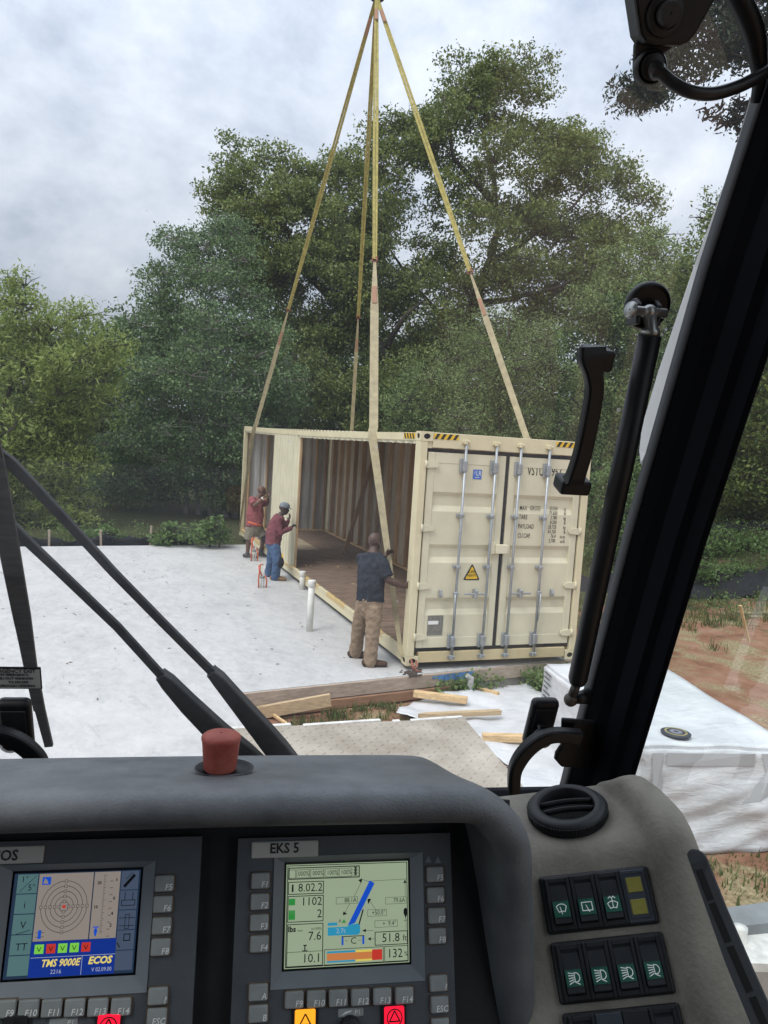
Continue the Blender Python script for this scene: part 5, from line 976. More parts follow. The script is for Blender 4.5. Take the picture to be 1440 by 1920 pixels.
# left pillar, roof, floor, walls, other windows; unseen roof and back wall kept windowless to darken the dash
sweep([Vector((-.62, GV(w), w)) for w in (WB, WT)], [(-.10, .02), (.0, .02), (.0, -.03), (-.03, -.09), (-.10, -.09)], 'pillar', PIL)
RT = .64
def slab(lo, hi, name, m_, bev=.004): return cpart(MB().box(lo, hi, None, bev), name, m_)
slab((-.72, GV(WT) - .14, RT - .02), (.60, GV(WT) + .03, RT + .05), 'roof_front_rail', HEAD)
slab((-.72, -.75, RT), (.60, GV(WT) - .142, RT + .04), 'roof', HEAD)
slab((-.72, -.8, -1.12), (.60, 1.2, -1.06), 'floor', FLR)
slab((-.72, -.8, -1.06), (.60, -.76, RT), 'back_wall', HEAD)
slab((-.72, -.759, -1.06), (-.68, .95, -.42), 'left_door', HEAD); 
for v0, v1 in ((-.759, -.66), (-.02, .10)): slab((-.72, v0, -.419), (-.68, v1, RT - .001), 'left_post', HEAD)
m = MB(); m.add([(-.70, -.66, -.42), (-.70, .7, -.42), (-.70, .7, RT), (-.70, -.66, RT)], [(0, 1, 2, 3)]); cpart(m, 'left_window', GL_S, fix=False)
slab((.57, -.759, -1.06), (.60, .80, -.97), 'right_wall', HEAD); slab((.575, -.759, -.969), (.60, -.60, RT - .001), 'right_post', HEAD)
m = MB(); m.add([(.58, -.60, -.97), (.58, 1.2, -.97), (.58, .66, RT), (.58, -.60, RT)], [(0, 1, 2, 3)]); cpart(m, 'side_window', GL_S, fix=False)
slab((-.66, GV(-.45) - .01, -1.06), (.56, GV(-.45) + .04, -.52), 'front_wall', PIL)

# ------------------------------------------------------------------ dashboard hood
dash = thing('dashboard', 'grey plastic dashboard hood arching over the two monitors', 'dashboard', CABM)
path = []; R_ = .075; UT, ULEG = -.302, .279
for u in np.linspace(-.72, ULEG - R_, 16): path.append((u, UT + .0015 * math.cos(u * 6), (0, 1)))
for k in range(1, 10): a = math.radians(90 - 10 * k * .97); path.append((ULEG - R_ + R_ * math.cos(a), UT - R_ + R_ * math.sin(a), (math.cos(a), math.sin(a))))
for f in np.linspace(0, 1, 8)[1:]: path.append((ULEG + .055 * f, UT - R_ - .5 * f, (1, 0.03)))
prof = [(-.075, .845), (-.05, .838), (-.042, .82), (-.033, .79), (-.022, .74), (-.010, .69), (-.003, .66), (-.003, .648), (-.009, .638), (-.018, .634), (-.027, .637), (-.033, .645), (-.036, .66), (-.038, .70), (-.04, .76), (-.05, .80), (-.075, .82)]
rows = []
for i, (u, w, nrm) in enumerate(path):
    corner = nrm[0] > .02; r = []
    for o_, v in prof:
        k = 1.0 if nrm[0] < .5 else 1.15
        vb = v - (.05 * nrm[0] if v > .7 else 0) 
        r.append(Vector((u + nrm[0] * o_ * k, vb, w + nrm[1] * o_ * k)))
    rows.append(r)
m = MB(); m.grid(rows, closed_u=True); o = m.build('hood', PLA, dash); 
ss = o.modifiers.new('s', 'SUBSURF'); ss.levels = 1; ss.render_levels = 1
# recess back plate and lower body
TAU = math.radians(22.64); PC = Vector((.1128, .6777, -.4359))
PA = Vector((1, 0, 0)); PB = Vector((0, math.sin(TAU), math.cos(TAU))); PN = PA.cross(PB)
PM = basis(PC, PA, PB, PN)
def pan(px, py, n=0.0): p = con_plane(px, py, PC + PN * n, PN) - PC; return p.dot(PA), p.dot(PB)
b0 = pan(400, 1560)[1]
m = MB(); m.box((-.78, -.45, -.05), (.165, b0 + .022, -.012), PM); m.build('recess_panel', PLD, dash)
m = MB(); p = cv(412, 1449, .70); 
# small sunken dish under the red cap
RC = cw(412, 1447, -.318)
m.lathe([(.022, .004), (.0205, .0045), (.019, .002), (.001, .0015)], 24, Matrix.Translation(RC + Vector((.004, 0, .0))) @ Matrix.Scale(1.25, 4, (1, 0, 0)), closed=False); m.build('cap_seat', PLD, dash)
cap = thing('red_cap', 'red tapered plastic cap standing on the dashboard', 'cap', CABM @ Matrix.Translation(RC + Vector((0, 0, .003))))
h_ = .0335; m = MB(); m.lathe([(.001, 0), (.0145, 0), (.0152, .0015), (.0175, h_ * .8), (.0182, h_ * .86), (.0182, h_ * .93), (.016, h_ * .99), (.008, h_ * 1.03), (.001, h_ * 1.04)], 32, closed=False); m.build('cap', mat('red_plastic', (.36, .05, .035), .55, .25, 30, bump=.1, bscale=200, col2=(.5, .14, .1)), cap)

# ------------------------------------------------------------------ monitors
HOU = mat('monitor_housing', (0.085, 0.096, 0.108), .55, .15, 12, bump=.08, bscale=350); BEZ = mat('monitor_bezel', (0.2, 0.225, 0.25), .5, .1, 12); KEY = mat('key_rubber', (0.30, 0.32, 0.32), .5, .15, 40); KEYR = mat('key_rim', (0.12, 0.08, 0.05), .7, .3, 60); LEG_ = mat('key_legend', (.85, .86, .85), .6, 0); NPL = mat('name_plate', (.52, .52, .49), .5, .08); INK = mat('plate_ink', (.03, .03, .035), .6, 0)
def em(name, c, s=1.0): return mat(name, tuple(x * .3 for x in c), .35, 0, emit=c, emis=s)
S_BG = em('lcd_pale', (.25, .31, .21), .8); S_INK = mat('lcd_ink', (.012, .016, .02), .4, 0); S_BL = em('lcd_blue', (.005, .06, .42), .8); S_GR = em('lcd_green', (.03, .26, .05), .6); S_RED = em('lcd_red', (.42, .03, .02), .8); S_ORG = em('lcd_orange', (.45, .16, .05), .8); S_YEL = em('lcd_yellow', (.55, .45, .08), .8); S_CY = em('lcd_cyan', (.02, .22, .36), .8)
E_BG = em('ecos_beige', (.30, .26, .23), .55); E_BLUE = em('ecos_blue', (.006, .03, .24), .65); E_SIDE = em('ecos_side', (.075, .15, .155), .7); E_SID2 = em('ecos_side_right', (.055, .075, .12), .7); E_NAVY = em('ecos_navy', (.015, .03, .06), .7); E_YEL = em('ecos_yellow', (.55, .45, .12), .9); E_GRN = em('ecos_green', (.14, .42, .05), .9); E_TXT = em('ecos_grey', (.3, .33, .4), .8)
def monitor(label, cpx, outer, scr, keys):
    ca, cb = pan(*cpx); T = thing('control_monitor', label, 'monitor', CABM @ PM @ Matrix.Translation((ca, cb, 0))); L = lambda px, py, n=0.0: Vector((*pan(px, py, n), 0)) - Vector((ca, cb, 0))
    (x0, y1), (x1, y0) = [L(*p)[:2] for p in outer]
    s = [L(*p) for p in scr]; sx0, sx1 = (s[0].x + s[3].x) / 2, (s[1].x + s[2].x) / 2; sy1, sy0 = (s[0].y + s[1].y) / 2, (s[2].y + s[3].y) / 2
    # housing as a frame round the screen opening
    bx0, bx1, by0, by1 = sx0 - .012, sx1 + .013, sy0 - .014, sy1 + .008; m = MB()
    for lo, hi in (((x0, y0), (bx0, y1)), ((bx1, y0), (x1, y1)), ((bx0, y0), (bx1, by0)), ((bx0, by1), (bx1, y1))): m.box((lo[0], lo[1], -.012), (hi[0], hi[1], .002))
    m.build('housing', HOU, T)
    v = [(bx0, by0, .003), (bx1, by0, .003), (bx1, by1, .003), (bx0, by1, .003), (sx0 - .002, sy0 - .002, -.005), (sx1 + .002, sy0 - .002, -.005), (sx1 + .002, sy1 + .002, -.005), (sx0 - .002, sy1 + .002, -.005)]
    m = MB(); m.add(v, [(0, 1, 5, 4), (1, 2, 6, 5), (2, 3, 7, 6), (3, 0, 4, 7)]); m.build('bezel', BEZ, T, fix=False)
    for (px, py, lg) in keys:
        c_ = L(px, py); kb = MB(); kb.box((c_.x - .0082, c_.y - .0068, .001), (c_.x + .0082, c_.y + .0068, .0062), None, .0016, 2); k = kb.build('key', KEY, T)
        kb = MB(); kb.box((c_.x - .0092, c_.y - .0078, .0012), (c_.x + .0094, c_.y + .0076, .0028), None, .001); kb.build('key_rim', KEYR, k)
        if lg: text(k, lg, .0070, LEG_, Matrix.Translation((c_.x + .0072, c_.y - .003, .0066)), name='legend', align='RIGHT', shear=.15, sx=.95, bold=.00008)
    return T, L, (sx0, sx1, sy0, sy1)
EK = [(488, 1650, 'F1'), (487, 1689, 'F2'), (486, 1728, 'F3'), (486, 1768, 'F4'), (484, 1858, 'A'), (484, 1898, 'B'), (814, 1638, 'F5'), (815, 1677, 'F6'), (817, 1715, 'F7'), (818, 1753, 'F8'), (820, 1841, '?'), (822, 1881, 'ESC'), (823, 1922, '')] + [(551 + i * 41, 1872 - i * 1.6, f'F{9 + i}') for i in range(6)]
T, L, (sx0, sx1, sy0, sy1) = monitor('right hand monitor with pale green crane load screen', (652, 1715), ((447, 1572), (856, 1990)), ((538, 1625), (766, 1613), (770, 1808), (533, 1818)), EK)
def scr_builder(T, rect, bgm, zw, zh, nm='screen'):
    x0, x1, y0, y1 = rect; m = MB(); m.add([(x0, y0, -.0045), (x1, y0, -.0045), (x1, y1, -.0045), (x0, y1, -.0045)], [(0, 1, 2, 3)]); S = m.build(nm, bgm, T, fix=False); cnt = [0]
    X = lambda a: x0 + (x1 - x0) * a / zw; Y = lambda b: y1 - (y1 - y0) * b / zh
    def poly(pts, mm, nme='screen_shape', lv=1): m = MB(); m.add([(X(a), Y(b), -.0045 + .00012 * lv) for a, b in pts], [tuple(range(len(pts)))]); return m.build(nme, mm, S, fix=False)
    def rect_(a, b, c, d, mm, lv=1): return poly([(a, b), (a, d), (c, d), (c, b)], mm, lv=lv)
    def line(a, b, c, d, w, mm, lv=2):
        l = math.hypot(c - a, d - b); nx_, ny_ = -(d - b) / l * w / 2, (c - a) / l * w / 2; return poly([(a + nx_, b + ny_), (c + nx_, d + ny_), (c - nx_, d - ny_), (a - nx_, b - ny_)], mm, 'screen_line', lv)
    def box_(a, b, c, d, w, mm, lv=2):
        m = MB()
        for (p, q, r, s_) in ((a, b, c, b + w), (a, d - w, c, d), (a, b + w, a + w, d - w), (c - w, b + w, c, d - w)): m.add([(X(p), Y(q), -.0045 + .00012 * lv), (X(p), Y(s_), -.0045 + .00012 * lv), (X(r), Y(s_), -.0045 + .00012 * lv), (X(r), Y(q), -.0045 + .00012 * lv)], [(0, 1, 2, 3)])
        return m.build('screen_frame', mm, S, fix=False)
    def txt(s, a, b, h, mm, align='LEFT', lv=3, **k): return text(S, s, h * (y1 - y0) / zh * 1.38, mm, Matrix.Translation((X(a), Y(b), -.0045 + .00012 * lv)), align=align, **k)
    return S, poly, rect_, line, box_, txt
# coordinates: zoomed screen 0..1120 x 0..930
S, poly, rect_, line, box_, txt = scr_builder(T, (sx0, sx1, sy0, sy1), S_BG, 1120, 940)
box_(8, 8, 1112, 932, 7, S_INK); box_(18, 28, 668, 140, 9, S_INK)
for a, b_, s in ((24, 85, ''), (92, 210, '000%'), (217, 340, '000%'), (347, 470, '100%'), (477, 598, '100%')):
    box_(a, 48, b_, 128, 4, S_INK)
    if s: txt(s, b_ - 4, 88, 46, S_INK, 'RIGHT', sx=.82)
for k in range(3): poly([(610, 40 + k * 28), (650, 40 + k * 28), (634, 54 + k * 28), (650, 66 + k * 28), (610, 66 + k * 28), (626, 54 + k * 28)], S_INK)
box_(18, 160, 340, 278, 7, S_INK); txt('i', 50, 220, 70, S_INK, bold=.0004); txt('8.02.2', 330, 220, 78, S_INK, 'RIGHT', sx=.95)
box_(18, 290, 340, 530, 7, S_INK); rect_(28, 315, 84, 375, S_GR); txt('1102', 328, 348, 78, S_INK, 'RIGHT', sx=1.0); txt('2', 328, 462, 78, S_INK, 'RIGHT')
for k in range(3): poly([(30 + k * 19, 420), (46 + k * 19, 420), (49 + k * 19, 500), (38 + k * 19, 512), (28 + k * 19, 500)], S_GR)
box_(18, 545, 340, 925, 7, S_INK); txt('lbs', 26, 592, 52, S_INK, bold=.0002); txt('max', 110, 605, 22, S_INK); txt('(x1000)', 325, 595, 24, S_INK, 'RIGHT'); txt('7.6', 325, 662, 80, S_INK, 'RIGHT'); line(22, 795, 336, 795, 4, S_INK); txt('10.1', 325, 858, 80, S_INK, 'RIGHT')
rect_(165, 735, 195, 745, S_INK, 2); rect_(174, 745, 184, 790, S_INK, 2); poly([(155, 770), (165, 785), (195, 785), (205, 770), (200, 792), (160, 792)], S_INK)
poly([(755, 185), (800, 212), (625, 560), (560, 580)], S_BL, lv=2); poly([(745, 180), (765, 176), (805, 200), (795, 216)], S_BL, lv=3); line(700, 440, 655, 600, 12, S_INK, 1)
rect_(380, 590, 650, 665, S_CY, 2); poly([(560, 575), (650, 565), (672, 590), (672, 650), (650, 668), (570, 668)], S_CY, lv=3); rect_(380, 548, 465, 575, S_CY, 2); txt('2.7t', 455, 626, 44, E_TXT, lv=5)
rect_(505, 675, 710, 682, S_INK, 2); rect_(505, 682, 522, 755, S_BL, 2); rect_(692, 682, 710, 755, S_BL, 2); txt('C', 585, 722, 62, S_INK); line(535, 718, 560, 718, 3, S_INK); line(655, 718, 685, 718, 3, S_INK)
poly([(525, 520), (545, 555), (505, 555)], S_GR); poly([(490, 515), (500, 555), (492, 535), (478, 555)], S_INK)
for a, b_, c_, d_, s in ((452, 318, 650, 382, '88.1A'), (905, 338, 1100, 402, '79.6A'), (740, 445, 915, 508, '+50.0°'), (805, 548, 1015, 612, '+  9.4°')): box_(a, b_, c_, d_, 3, S_INK); txt(s, c_ - 12, (b_ + d_) / 2, 44, S_INK, 'RIGHT', sx=.85)
line(690, 165, 620, 316, 3, S_INK); line(575, 384, 530, 470, 3, S_INK); poly([(690, 150), (655, 168), (685, 195)], S_INK); poly([(515, 485), (520, 450), (555, 475)], S_INK); line(690, 160, 755, 185, 3, S_INK); line(765, 180, 1105, 172, 3, S_INK); line(1090, 185, 1090, 338, 3, S_INK); poly([(1090, 175), (1105, 210), (1075, 210)], S_INK)
poly([(740, 345), (775, 345), (745, 395)], S_INK); line(755, 360, 815, 445, 3, S_INK); poly([(690, 635), (725, 618), (725, 648)], S_INK); line(725, 632, 800, 640, 3, S_INK); poly([(740, 712), (770, 695), (770, 728)], S_INK); line(770, 712, 805, 712, 3, S_INK)
poly([(1075, 455), (1092, 440), (1110, 455), (1112, 490), (1095, 530), (1088, 530), (1072, 490)], S_INK); line(1092, 530, 1092, 550, 5, S_INK); line(1095, 575, 1094, 640, 3, S_INK); line(1078, 555, 1092, 568, 5, S_INK); line(1092, 568, 1100, 550, 5, S_INK)
box_(805, 650, 1108, 775, 7, S_INK); txt('51.8', 1035, 712, 82, S_INK, 'RIGHT', sx=.95); txt('ft', 1100, 718, 58, S_INK, 'RIGHT', sx=.95)
box_(350, 785, 885, 925, 5, S_INK); rect_(375, 805, 630, 822, S_CY, 2); rect_(375, 890, 630, 905, S_CY, 2); rect_(630, 805, 780, 905, S_YEL, 2); rect_(375, 824, 780, 888, S_ORG, 3); rect_(780, 808, 872, 902, S_RED, 3); box_(892, 785, 1108, 925, 5, S_INK); txt('132', 1060, 855, 82, S_INK, 'RIGHT', sx=.95); txt('%', 1105, 862, 40, S_INK, 'RIGHT')
def plate(T, L, p0, p1, s, ink_at):
    a, b_ = L(*p0), L(*p1); m = MB(); m.box((a.x, b_.y, .0015), (b_.x, a.y, .0042), None, .0012, 2); pl_ = m.build('name_plate', NPL, T); text(pl_, s, (a.y - b_.y) * .85, INK, Matrix.Translation((*L(*ink_at)[:2], .0046)), align='CENTER', sx=.95, bold=.0003)
plate(T, L, (472, 1578), (596, 1605), 'EKS 5', (533, 1590))
def lamp(T, L, px, py, mm, sym):
    c_ = L(px, py); m = MB(); m.box((c_.x - .0115, c_.y - .012, .001), (c_.x + .0115, c_.y + .012, .005), None, .0015); l_ = m.build('lamp_frame', PLD, T); m = MB(); m.box((c_.x - .009, c_.y - .0095, .004), (c_.x + .009, c_.y + .0095, .007), None, .001); m.build('lamp_lens', mm, l_)
    m = MB(); 
    for k in range(3):
        a0, a1 = math.radians(90 + 120 * k), math.radians(210 + 120 * k); p, q = Vector((math.cos(a0), math.sin(a0), 0)) * .0055, Vector((math.cos(a1), math.sin(a1), 0)) * .0055; n_ = (q - p).normalized().cross(Vector((0, 0, 1))) * .0006; o_ = Vector((c_.x, c_.y + .001, .0075)); m.add([o_ + p - n_, o_ + q - n_, o_ + q + n_, o_ + p + n_], [(0, 1, 2, 3)])
    if sym: m.prism(arcpoly(c_.x, c_.y + .001, .0062, .0072, 0, 359.9, 24), .0073, .0076)
    m.build('warning_symbol', S_INK, l_, fix=False)
A_OR = em('amber_lamp', (.95, .35, .02), 1.0); A_RD = em('red_lamp', (.95, .01, .04), .9); lamp(T, L, 571, 1912, A_OR, 0); lamp(T, L, 737, 1906, A_RD, 1)
c_ = L(657, 1897); m = MB(); m.box((c_.x - .0115, c_.y - .0035, .0015), (c_.x + .0115, c_.y + .0035, .003), None, .0008); k_ = m.build('dimmer_plate', KEY, T); text(k_, 'P1', .0055, LEG_, Matrix.Translation((c_.x + .003, c_.y, .0034)), name='legend', shear=.15); m = MB(); m.prism([(c_.x - .009, c_.y - .002), (c_.x, c_.y + .001), (c_.x + .001, c_.y + .002), (c_.x - .005, c_.y + .001)], .0031, .0034); m.build('legend', LEG_, k_)
c_ = L(655, 1922); m = MB(); m.lathe([(.009, .002), (.0085, .011), (.007, .012), (.001, .012)], 18, Matrix.Translation((c_.x, c_.y, 0)), closed=False); m.build('dimmer_knob', PLD, T)
for px, py in ((802, 1610), (820, 1611)): c_ = L(px, py); m = MB(); m.prism([(c_.x - .003, c_.y - .003), (c_.x + .003, c_.y - .003), (c_.x, c_.y + .003)], .0021, .0028); m.build('status_mark', BEZ, T)
# ECOS monitor
EC = [(309, 1655, 'F5'), (306, 1694, 'F6'), (304, 1734, 'F7'), (302, 1774, 'F8'), (297, 1865, '?'), (295, 1904, 'ESC'), (-28, 1662, 'F1'), (-30, 1701, 'F2'), (-32, 1740, 'F3'), (-34, 1780, 'F4')] + [(13 + i * 43, 1889 - i * .8, f'F{9 + i}') for i in range(6)]
T, L, (sx0, sx1, sy0, sy1) = monitor('left hand monitor with blue bordered levelling rings screen', (138, 1735), ((-80, 1580), (356, 1990)), ((22, 1640), (258, 1632), (254, 1828), (6, 1838)), EC)
# coordinates: zoomed 0..1110 x 0..850 (from photo zoom, left at 30)
S, poly, rect_, line, box_, txt = scr_builder(T, (sx0, sx1, sy0, sy1), E_NAVY, 1110, 850); rect_(207, 562, 938, 846, E_BLUE, .5)
for k in range(5): rect_(30, 8 + k * 165, 205, 165 + k * 165, E_SIDE); rect_(940, 8 + k * 165, 1095, 165 + k * 165, E_SID2)
rect_(215, 8, 690, 560, E_BG); rect_(700, 8, 930, 560, E_BG)
cx, cy = 455, 285
def circ(r, w=4, n=40, mm=S_INK):
    pts_o = [(cx + r * math.cos(2 * math.pi * i / n), cy + 1.06 * r * math.sin(2 * math.pi * i / n)) for i in range(n)]
    for i in range(0, n): 
        pass
    m = MB(); X = lambda a: sx0 + (sx1 - sx0) * a / 1110; Y = lambda b: sy1 - (sy1 - sy0) * b / 850; v = []; f = []
    for i in range(n): a = 2 * math.pi * i / n; v += [(X(cx + (r - w / 2) * math.cos(a)), Y(cy + 1.06 * (r - w / 2) * math.sin(a)), -.0042), (X(cx + (r + w / 2) * math.cos(a)), Y(cy + 1.06 * (r + w / 2) * math.sin(a)), -.0042)]
    f = [(2 * i, 2 * i + 1, (2 * i + 3) % (2 * n), (2 * i + 2) % (2 * n)) for i in range(n)]; m.add(v, f); m.build('level_ring', mm, S, fix=False)
for k in range(1, 6): circ(k * 40)
for k in range(1, 6):
    for dx, dy in ((1, 0), (-1, 0), (0, 1), (0, -1)): q = (cx + dx * k * 40, cy + dy * k * 42); rect_(q[0] - 13, q[1] - 13, q[0] + 13, q[1] + 13, E_BG, 4); box_(q[0] - 13, q[1] - 13, q[0] + 13, q[1] + 13, 3, S_INK, 5)
rect_(cx - 13, cy - 13, cx + 13, cy + 13, S_RED, 4); rect_(245, 35, 320, 100, S_BL, 3); poly([(255, 90), (265, 45), (285, 60), (300, 90)], E_BG, lv=4); rect_(255, 470, 282, 540, S_BL, 3); line(235, 490, 305, 490, 4, S_INK); line(235, 525, 305, 525, 4, S_INK)
for k in range(38): rect_(785, 35 + k * 13, 800 + (12 if k % 4 == 0 else 0), 38 + k * 13, S_INK, 3)
txt('20', 730, 100, 26, S_INK, bold=.0001); txt('10', 715, 300, 26, S_INK, bold=.0001); txt('8', 890, 80, 26, S_INK); txt('6', 880, 232, 28, S_INK, bold=.0001); txt('4', 872, 360, 28, S_INK, bold=.0001); txt('2', 868, 455, 28, S_INK, bold=.0001)
for k in range(9): rect_(845, 85 + k * 57, 872, 89 + k * 57, S_INK, 3)
rect_(725, 460, 775, 470, S_BL, 3); poly([(740, 475), (760, 475), (765, 500), (755, 540), (745, 540), (735, 500)], S_BL, lv=3)
for k, mm in enumerate((E_GRN, S_RED, E_GRN, E_GRN, S_RED)): a = 240 + k * 100; rect_(a, 585, a + 78, 660, mm, 3); line(a + 22, 605, a + 40, 640, 6, S_INK, 5); line(a + 40, 640, a + 55, 605, 6, S_INK, 5)
line(215, 690, 940, 690, 4, E_TXT); line(655, 690, 655, 842, 4, E_TXT); txt('TMS 9000E', 635, 740, 58, E_YEL, 'RIGHT', shear=.25, sx=.88, bold=.0002); txt('2216', 440, 808, 34, E_TXT, 'CENTER'); txt('ECOS', 910, 735, 58, E_YEL, 'RIGHT', shear=.2, bold=.0003); txt('V 02.09.00', 918, 808, 34, E_TXT, 'RIGHT', sx=.85)
txt('1°', 60, 50, 52, S_INK); txt('5°', 125, 120, 52, S_INK); line(55, 150, 190, 20, 4, S_INK); txt('i', 105, 260, 60, S_INK); txt('V', 95, 425, 60, S_INK); line(65, 495, 185, 465, 5, S_INK); txt('TT', 75, 600, 60, S_INK)
line(970, 140, 1060, 40, 26, S_INK); line(985, 75, 1040, 20, 5, S_INK); box_(955, 250, 1080, 300, 6, S_INK); line(985, 185, 985, 250, 6, S_INK); line(1055, 185, 1055, 250, 6, S_INK); box_(1000, 370, 1040, 490, 5, S_INK); line(950, 400, 1090, 400, 5, S_INK); line(950, 465, 1090, 465, 5, S_INK); box_(1000, 530, 1060, 590, 8, S_INK); line(945, 600, 975, 640, 8, S_INK)
plate(T, L, (-120, 1590), (82, 1617), 'ECOS', (4, 1604))
lamp(T, L, 205, 1922, A_RD, 1); lamp(T, L, 32, 1924, PLD, 0)
c_ = L(120, 1916); m = MB(); m.box((c_.x - .0115, c_.y - .0035, .0015), (c_.x + .0115, c_.y + .0035, .003), None, .0008); k_ = m.build('dimmer_plate', KEY, T); text(k_, 'P1', .0055, LEG_, Matrix.Translation((c_.x + .003, c_.y, .0034)), name='legend', shear=.15)
# ================================================================== right hand console
yw, ta, ro = (math.radians(x) for x in (30.278, 32.474, 13.998)); cen = Vector((0.46692, .59930, -.42913))
r1 = Vector((math.cos(yw), -math.sin(yw), 0)); f1_ = Vector((math.sin(yw), math.cos(yw), 0)); v1 = CU * math.cos(ta) + f1_ * math.sin(ta)
ka = r1 * math.cos(ro) + v1 * math.sin(ro); kb_ = -r1 * math.sin(ro) + v1 * math.cos(ro); kn = ka.cross(kb_)
KM = basis(Vector(CAM) + cen, ka, kb_, kn)
con = thing('side_console', 'grimy grey side console with round air vent and long slot vent', 'console', KM)
TH = math.radians(50); RB = .03; S_F = .036
def kpath(s):                     # -> (b, n, tangent angle)
    if s < S_F: return s, 0.0, 0.0
    u = (s - S_F) / RB
    if u < TH: return S_F + RB * math.sin(u), -(RB - RB * math.cos(u)), u
    d = s - S_F - RB * TH; b0, n0 = S_F + RB * math.sin(TH), -(RB - RB * math.cos(TH))
    if d < .082: return b0 + d * math.cos(TH), n0 - d * math.sin(TH), TH
    b1, n1 = b0 + .082 * math.cos(TH), n0 - .082 * math.sin(TH); u2 = min((d - .082) / .02, math.radians(85)); a = TH + u2
    return b1 + .02 * (math.sin(a) - math.sin(TH)), n1 - .02 * (math.cos(TH) - math.cos(a)), a
def edge(s):
    pts = [(-.36, .152), (-.1, .127), (0, .112), (.036, .1065), (.062, .104), (.08, .10), (.097, .096), (.115, .089), (.13, .078), (.14, .064), (.15, .05), (.2, .045)]
    return float(np.interp(s, [p[0] for p in pts], [p[1] for p in pts]))
def groove(s): return float(np.interp(s, [-.36, -.1, .036, .1, .144, .2], [.064, .060, .057, .05, .036, .03]))
rows = []; ss_ = list(np.linspace(-.36, .03, 22)) + list(np.linspace(.036, .144, 22)) + [.15, .156, .162, .168, .174]
for s in ss_:
    b0, n0, an = kpath(s); e = edge(s); g_ = min(groove(s), e - .01); H = .026 * min(1, max(.1, (e - g_) / .04)) * (1 if s < .12 else max(0.25, 1 - (s - .12) / .05)); row = []
    cols = [(-.085, 0), (-.05, 0), (-.02, 0), (.01, 0), (.035, 0)]
    cols = [(min(a, g_ - .004 * (5 - i)), h) for i, (a, h) in enumerate(cols)]
    w_ = e - g_
    cols += [(g_, 0.0), (g_ + w_ * .06, H * .18), (g_ + w_ * .20, H * .85), (g_ + w_ * .36, H), (g_ + w_ * .6, H * 1.02), (g_ + w_ * .78, H * .95), (g_ + w_ * .92, H * .62), (e - .0005, H * .1), (e + .001, -.012), (e - .001, -.035), (e - .006, -.09)]
    for a, h in cols: row.append((a, b0 + h * math.sin(an), n0 + h * math.cos(an)))
    rows.append(row)
m = MB(); m.grid(rows); o = m.build('console_body', PLG, con, fix=False); sb = o.modifiers.new('s', 'SUBSURF'); sb.levels = 1; sb.render_levels = 1
# round vent
b0, n0 = S_F + RB * math.sin(TH), -(RB - RB * math.cos(TH)); dt = Vector((0, math.cos(TH), -math.sin(TH))); ntp = Vector((0, math.sin(TH), math.cos(TH)))
VC = Vector((-.008, b0, n0)) + dt * .038; VM = basis(VC, (1, 0, 0), dt, ntp)
m = MB(); m.lathe([(.0405, .0), (.041, .003), (.041, .010), (.039, .0125), (.036, .0145), (.0295, .0145), (.0285, .013), (.0285, .001)], 72, VM, closed=False)
vr = m.build('vent_ring', PLD, con, fix=False)
m = MB()
for k in range(90):
    a = 2 * math.pi * k / 90; M2 = VM @ Matrix.Rotation(a, 4, 'Z'); m.box((.0405, -.0007, .003), (.0422, .0007, .010), M2)
m.build('knurling', PLD, vr)
m = MB(); m.lathe([(.001, 0.0012), (.0285, .0012)], 32, VM, closed=False); m.build('vent_throat', mat('vent_dark', (.004, .004, .005), .9, 0), vr, fix=False)
for off in (-.008, .006):
    m = MB(); L_ = math.sqrt(.028 ** 2 - off ** 2); pts = [VM @ Vector((x, off + .004 * math.cos(x / L_ * 1.4), .0095)) for x in np.linspace(-L_, L_, 9)]; m.tube(pts, [(.0014, .0035)] * 9, 6, up=ntp); m.build('vent_louvre', PLD, vr)
# long slot vent on the hump
sv = [( .0945, .022), (.1, -.02), (.1095, -.075), (.122, -.14), (.135, -.21), (.15, -.29)]
def along(f): 
    i = min(int(f * (len(sv) - 1)), len(sv) - 2); t_ = f * (len(sv) - 1) - i; return Vector((sv[i][0] + (sv[i + 1][0] - sv[i][0]) * t_, sv[i][1] + (sv[i + 1][1] - sv[i][1]) * t_, .0215))
m = MB(); P_ = [along(f) for f in np.linspace(0, 1, 16)]; ribbon(m, P_, .024, .009, (0, 0, 1)); m.tube([P_[0] - Vector((0, 0, .0045)), P_[0] + Vector((0, 0, .0045))], .012, 18); vf = m.build('slot_vent', SEAL, con, bevel=.002)
for k in range(7):
    a, b_ = along(.03 + k * .137), along(.03 + k * .137 + .125); m = MB(); up_ = Vector((0, 0, .0048)); ribbon(m, [a + up_, b_ + up_], .006, .0006, (0, 0, 1)); m.build('slot', DARK, vf)
# switch panels
SWB = mat('switch_frame', (.017, .018, .021), .45, .2, 40); SWR = mat('rocker_black', (.028, .03, .034), .38, .1, 40); SWG = mat('rocker_green_lens', (.025, .11, .075), .3, .1, 60); SWW = mat('rocker_symbol', (.75, .78, .76), .5, 0, emit=(.6, .7, .65), emis=.12); SWY = mat('indicator_yellow', (.24, .22, .05), .35, .15, 40); SWI = mat('indicator_grey', (.045, .055, .07), .45, .1)
HH, GG, WW = .0505, .0065, .106
def stroke(m, pts, w, M_, z):
    for p, q in zip(pts[:-1], pts[1:]):
        p = Vector((*p, z)); q = Vector((*q, z)); d = (q - p); 
        if d.length < 1e-6: continue
        n_ = d.normalized().cross(Vector((0, 0, 1))) * w / 2; e = d.normalized() * w * .3; m.add([M_ @ (p - n_ - e), M_ @ (q - n_ + e), M_ @ (q + n_ + e), M_ @ (p + n_ - e)], [(0, 1, 2, 3)])
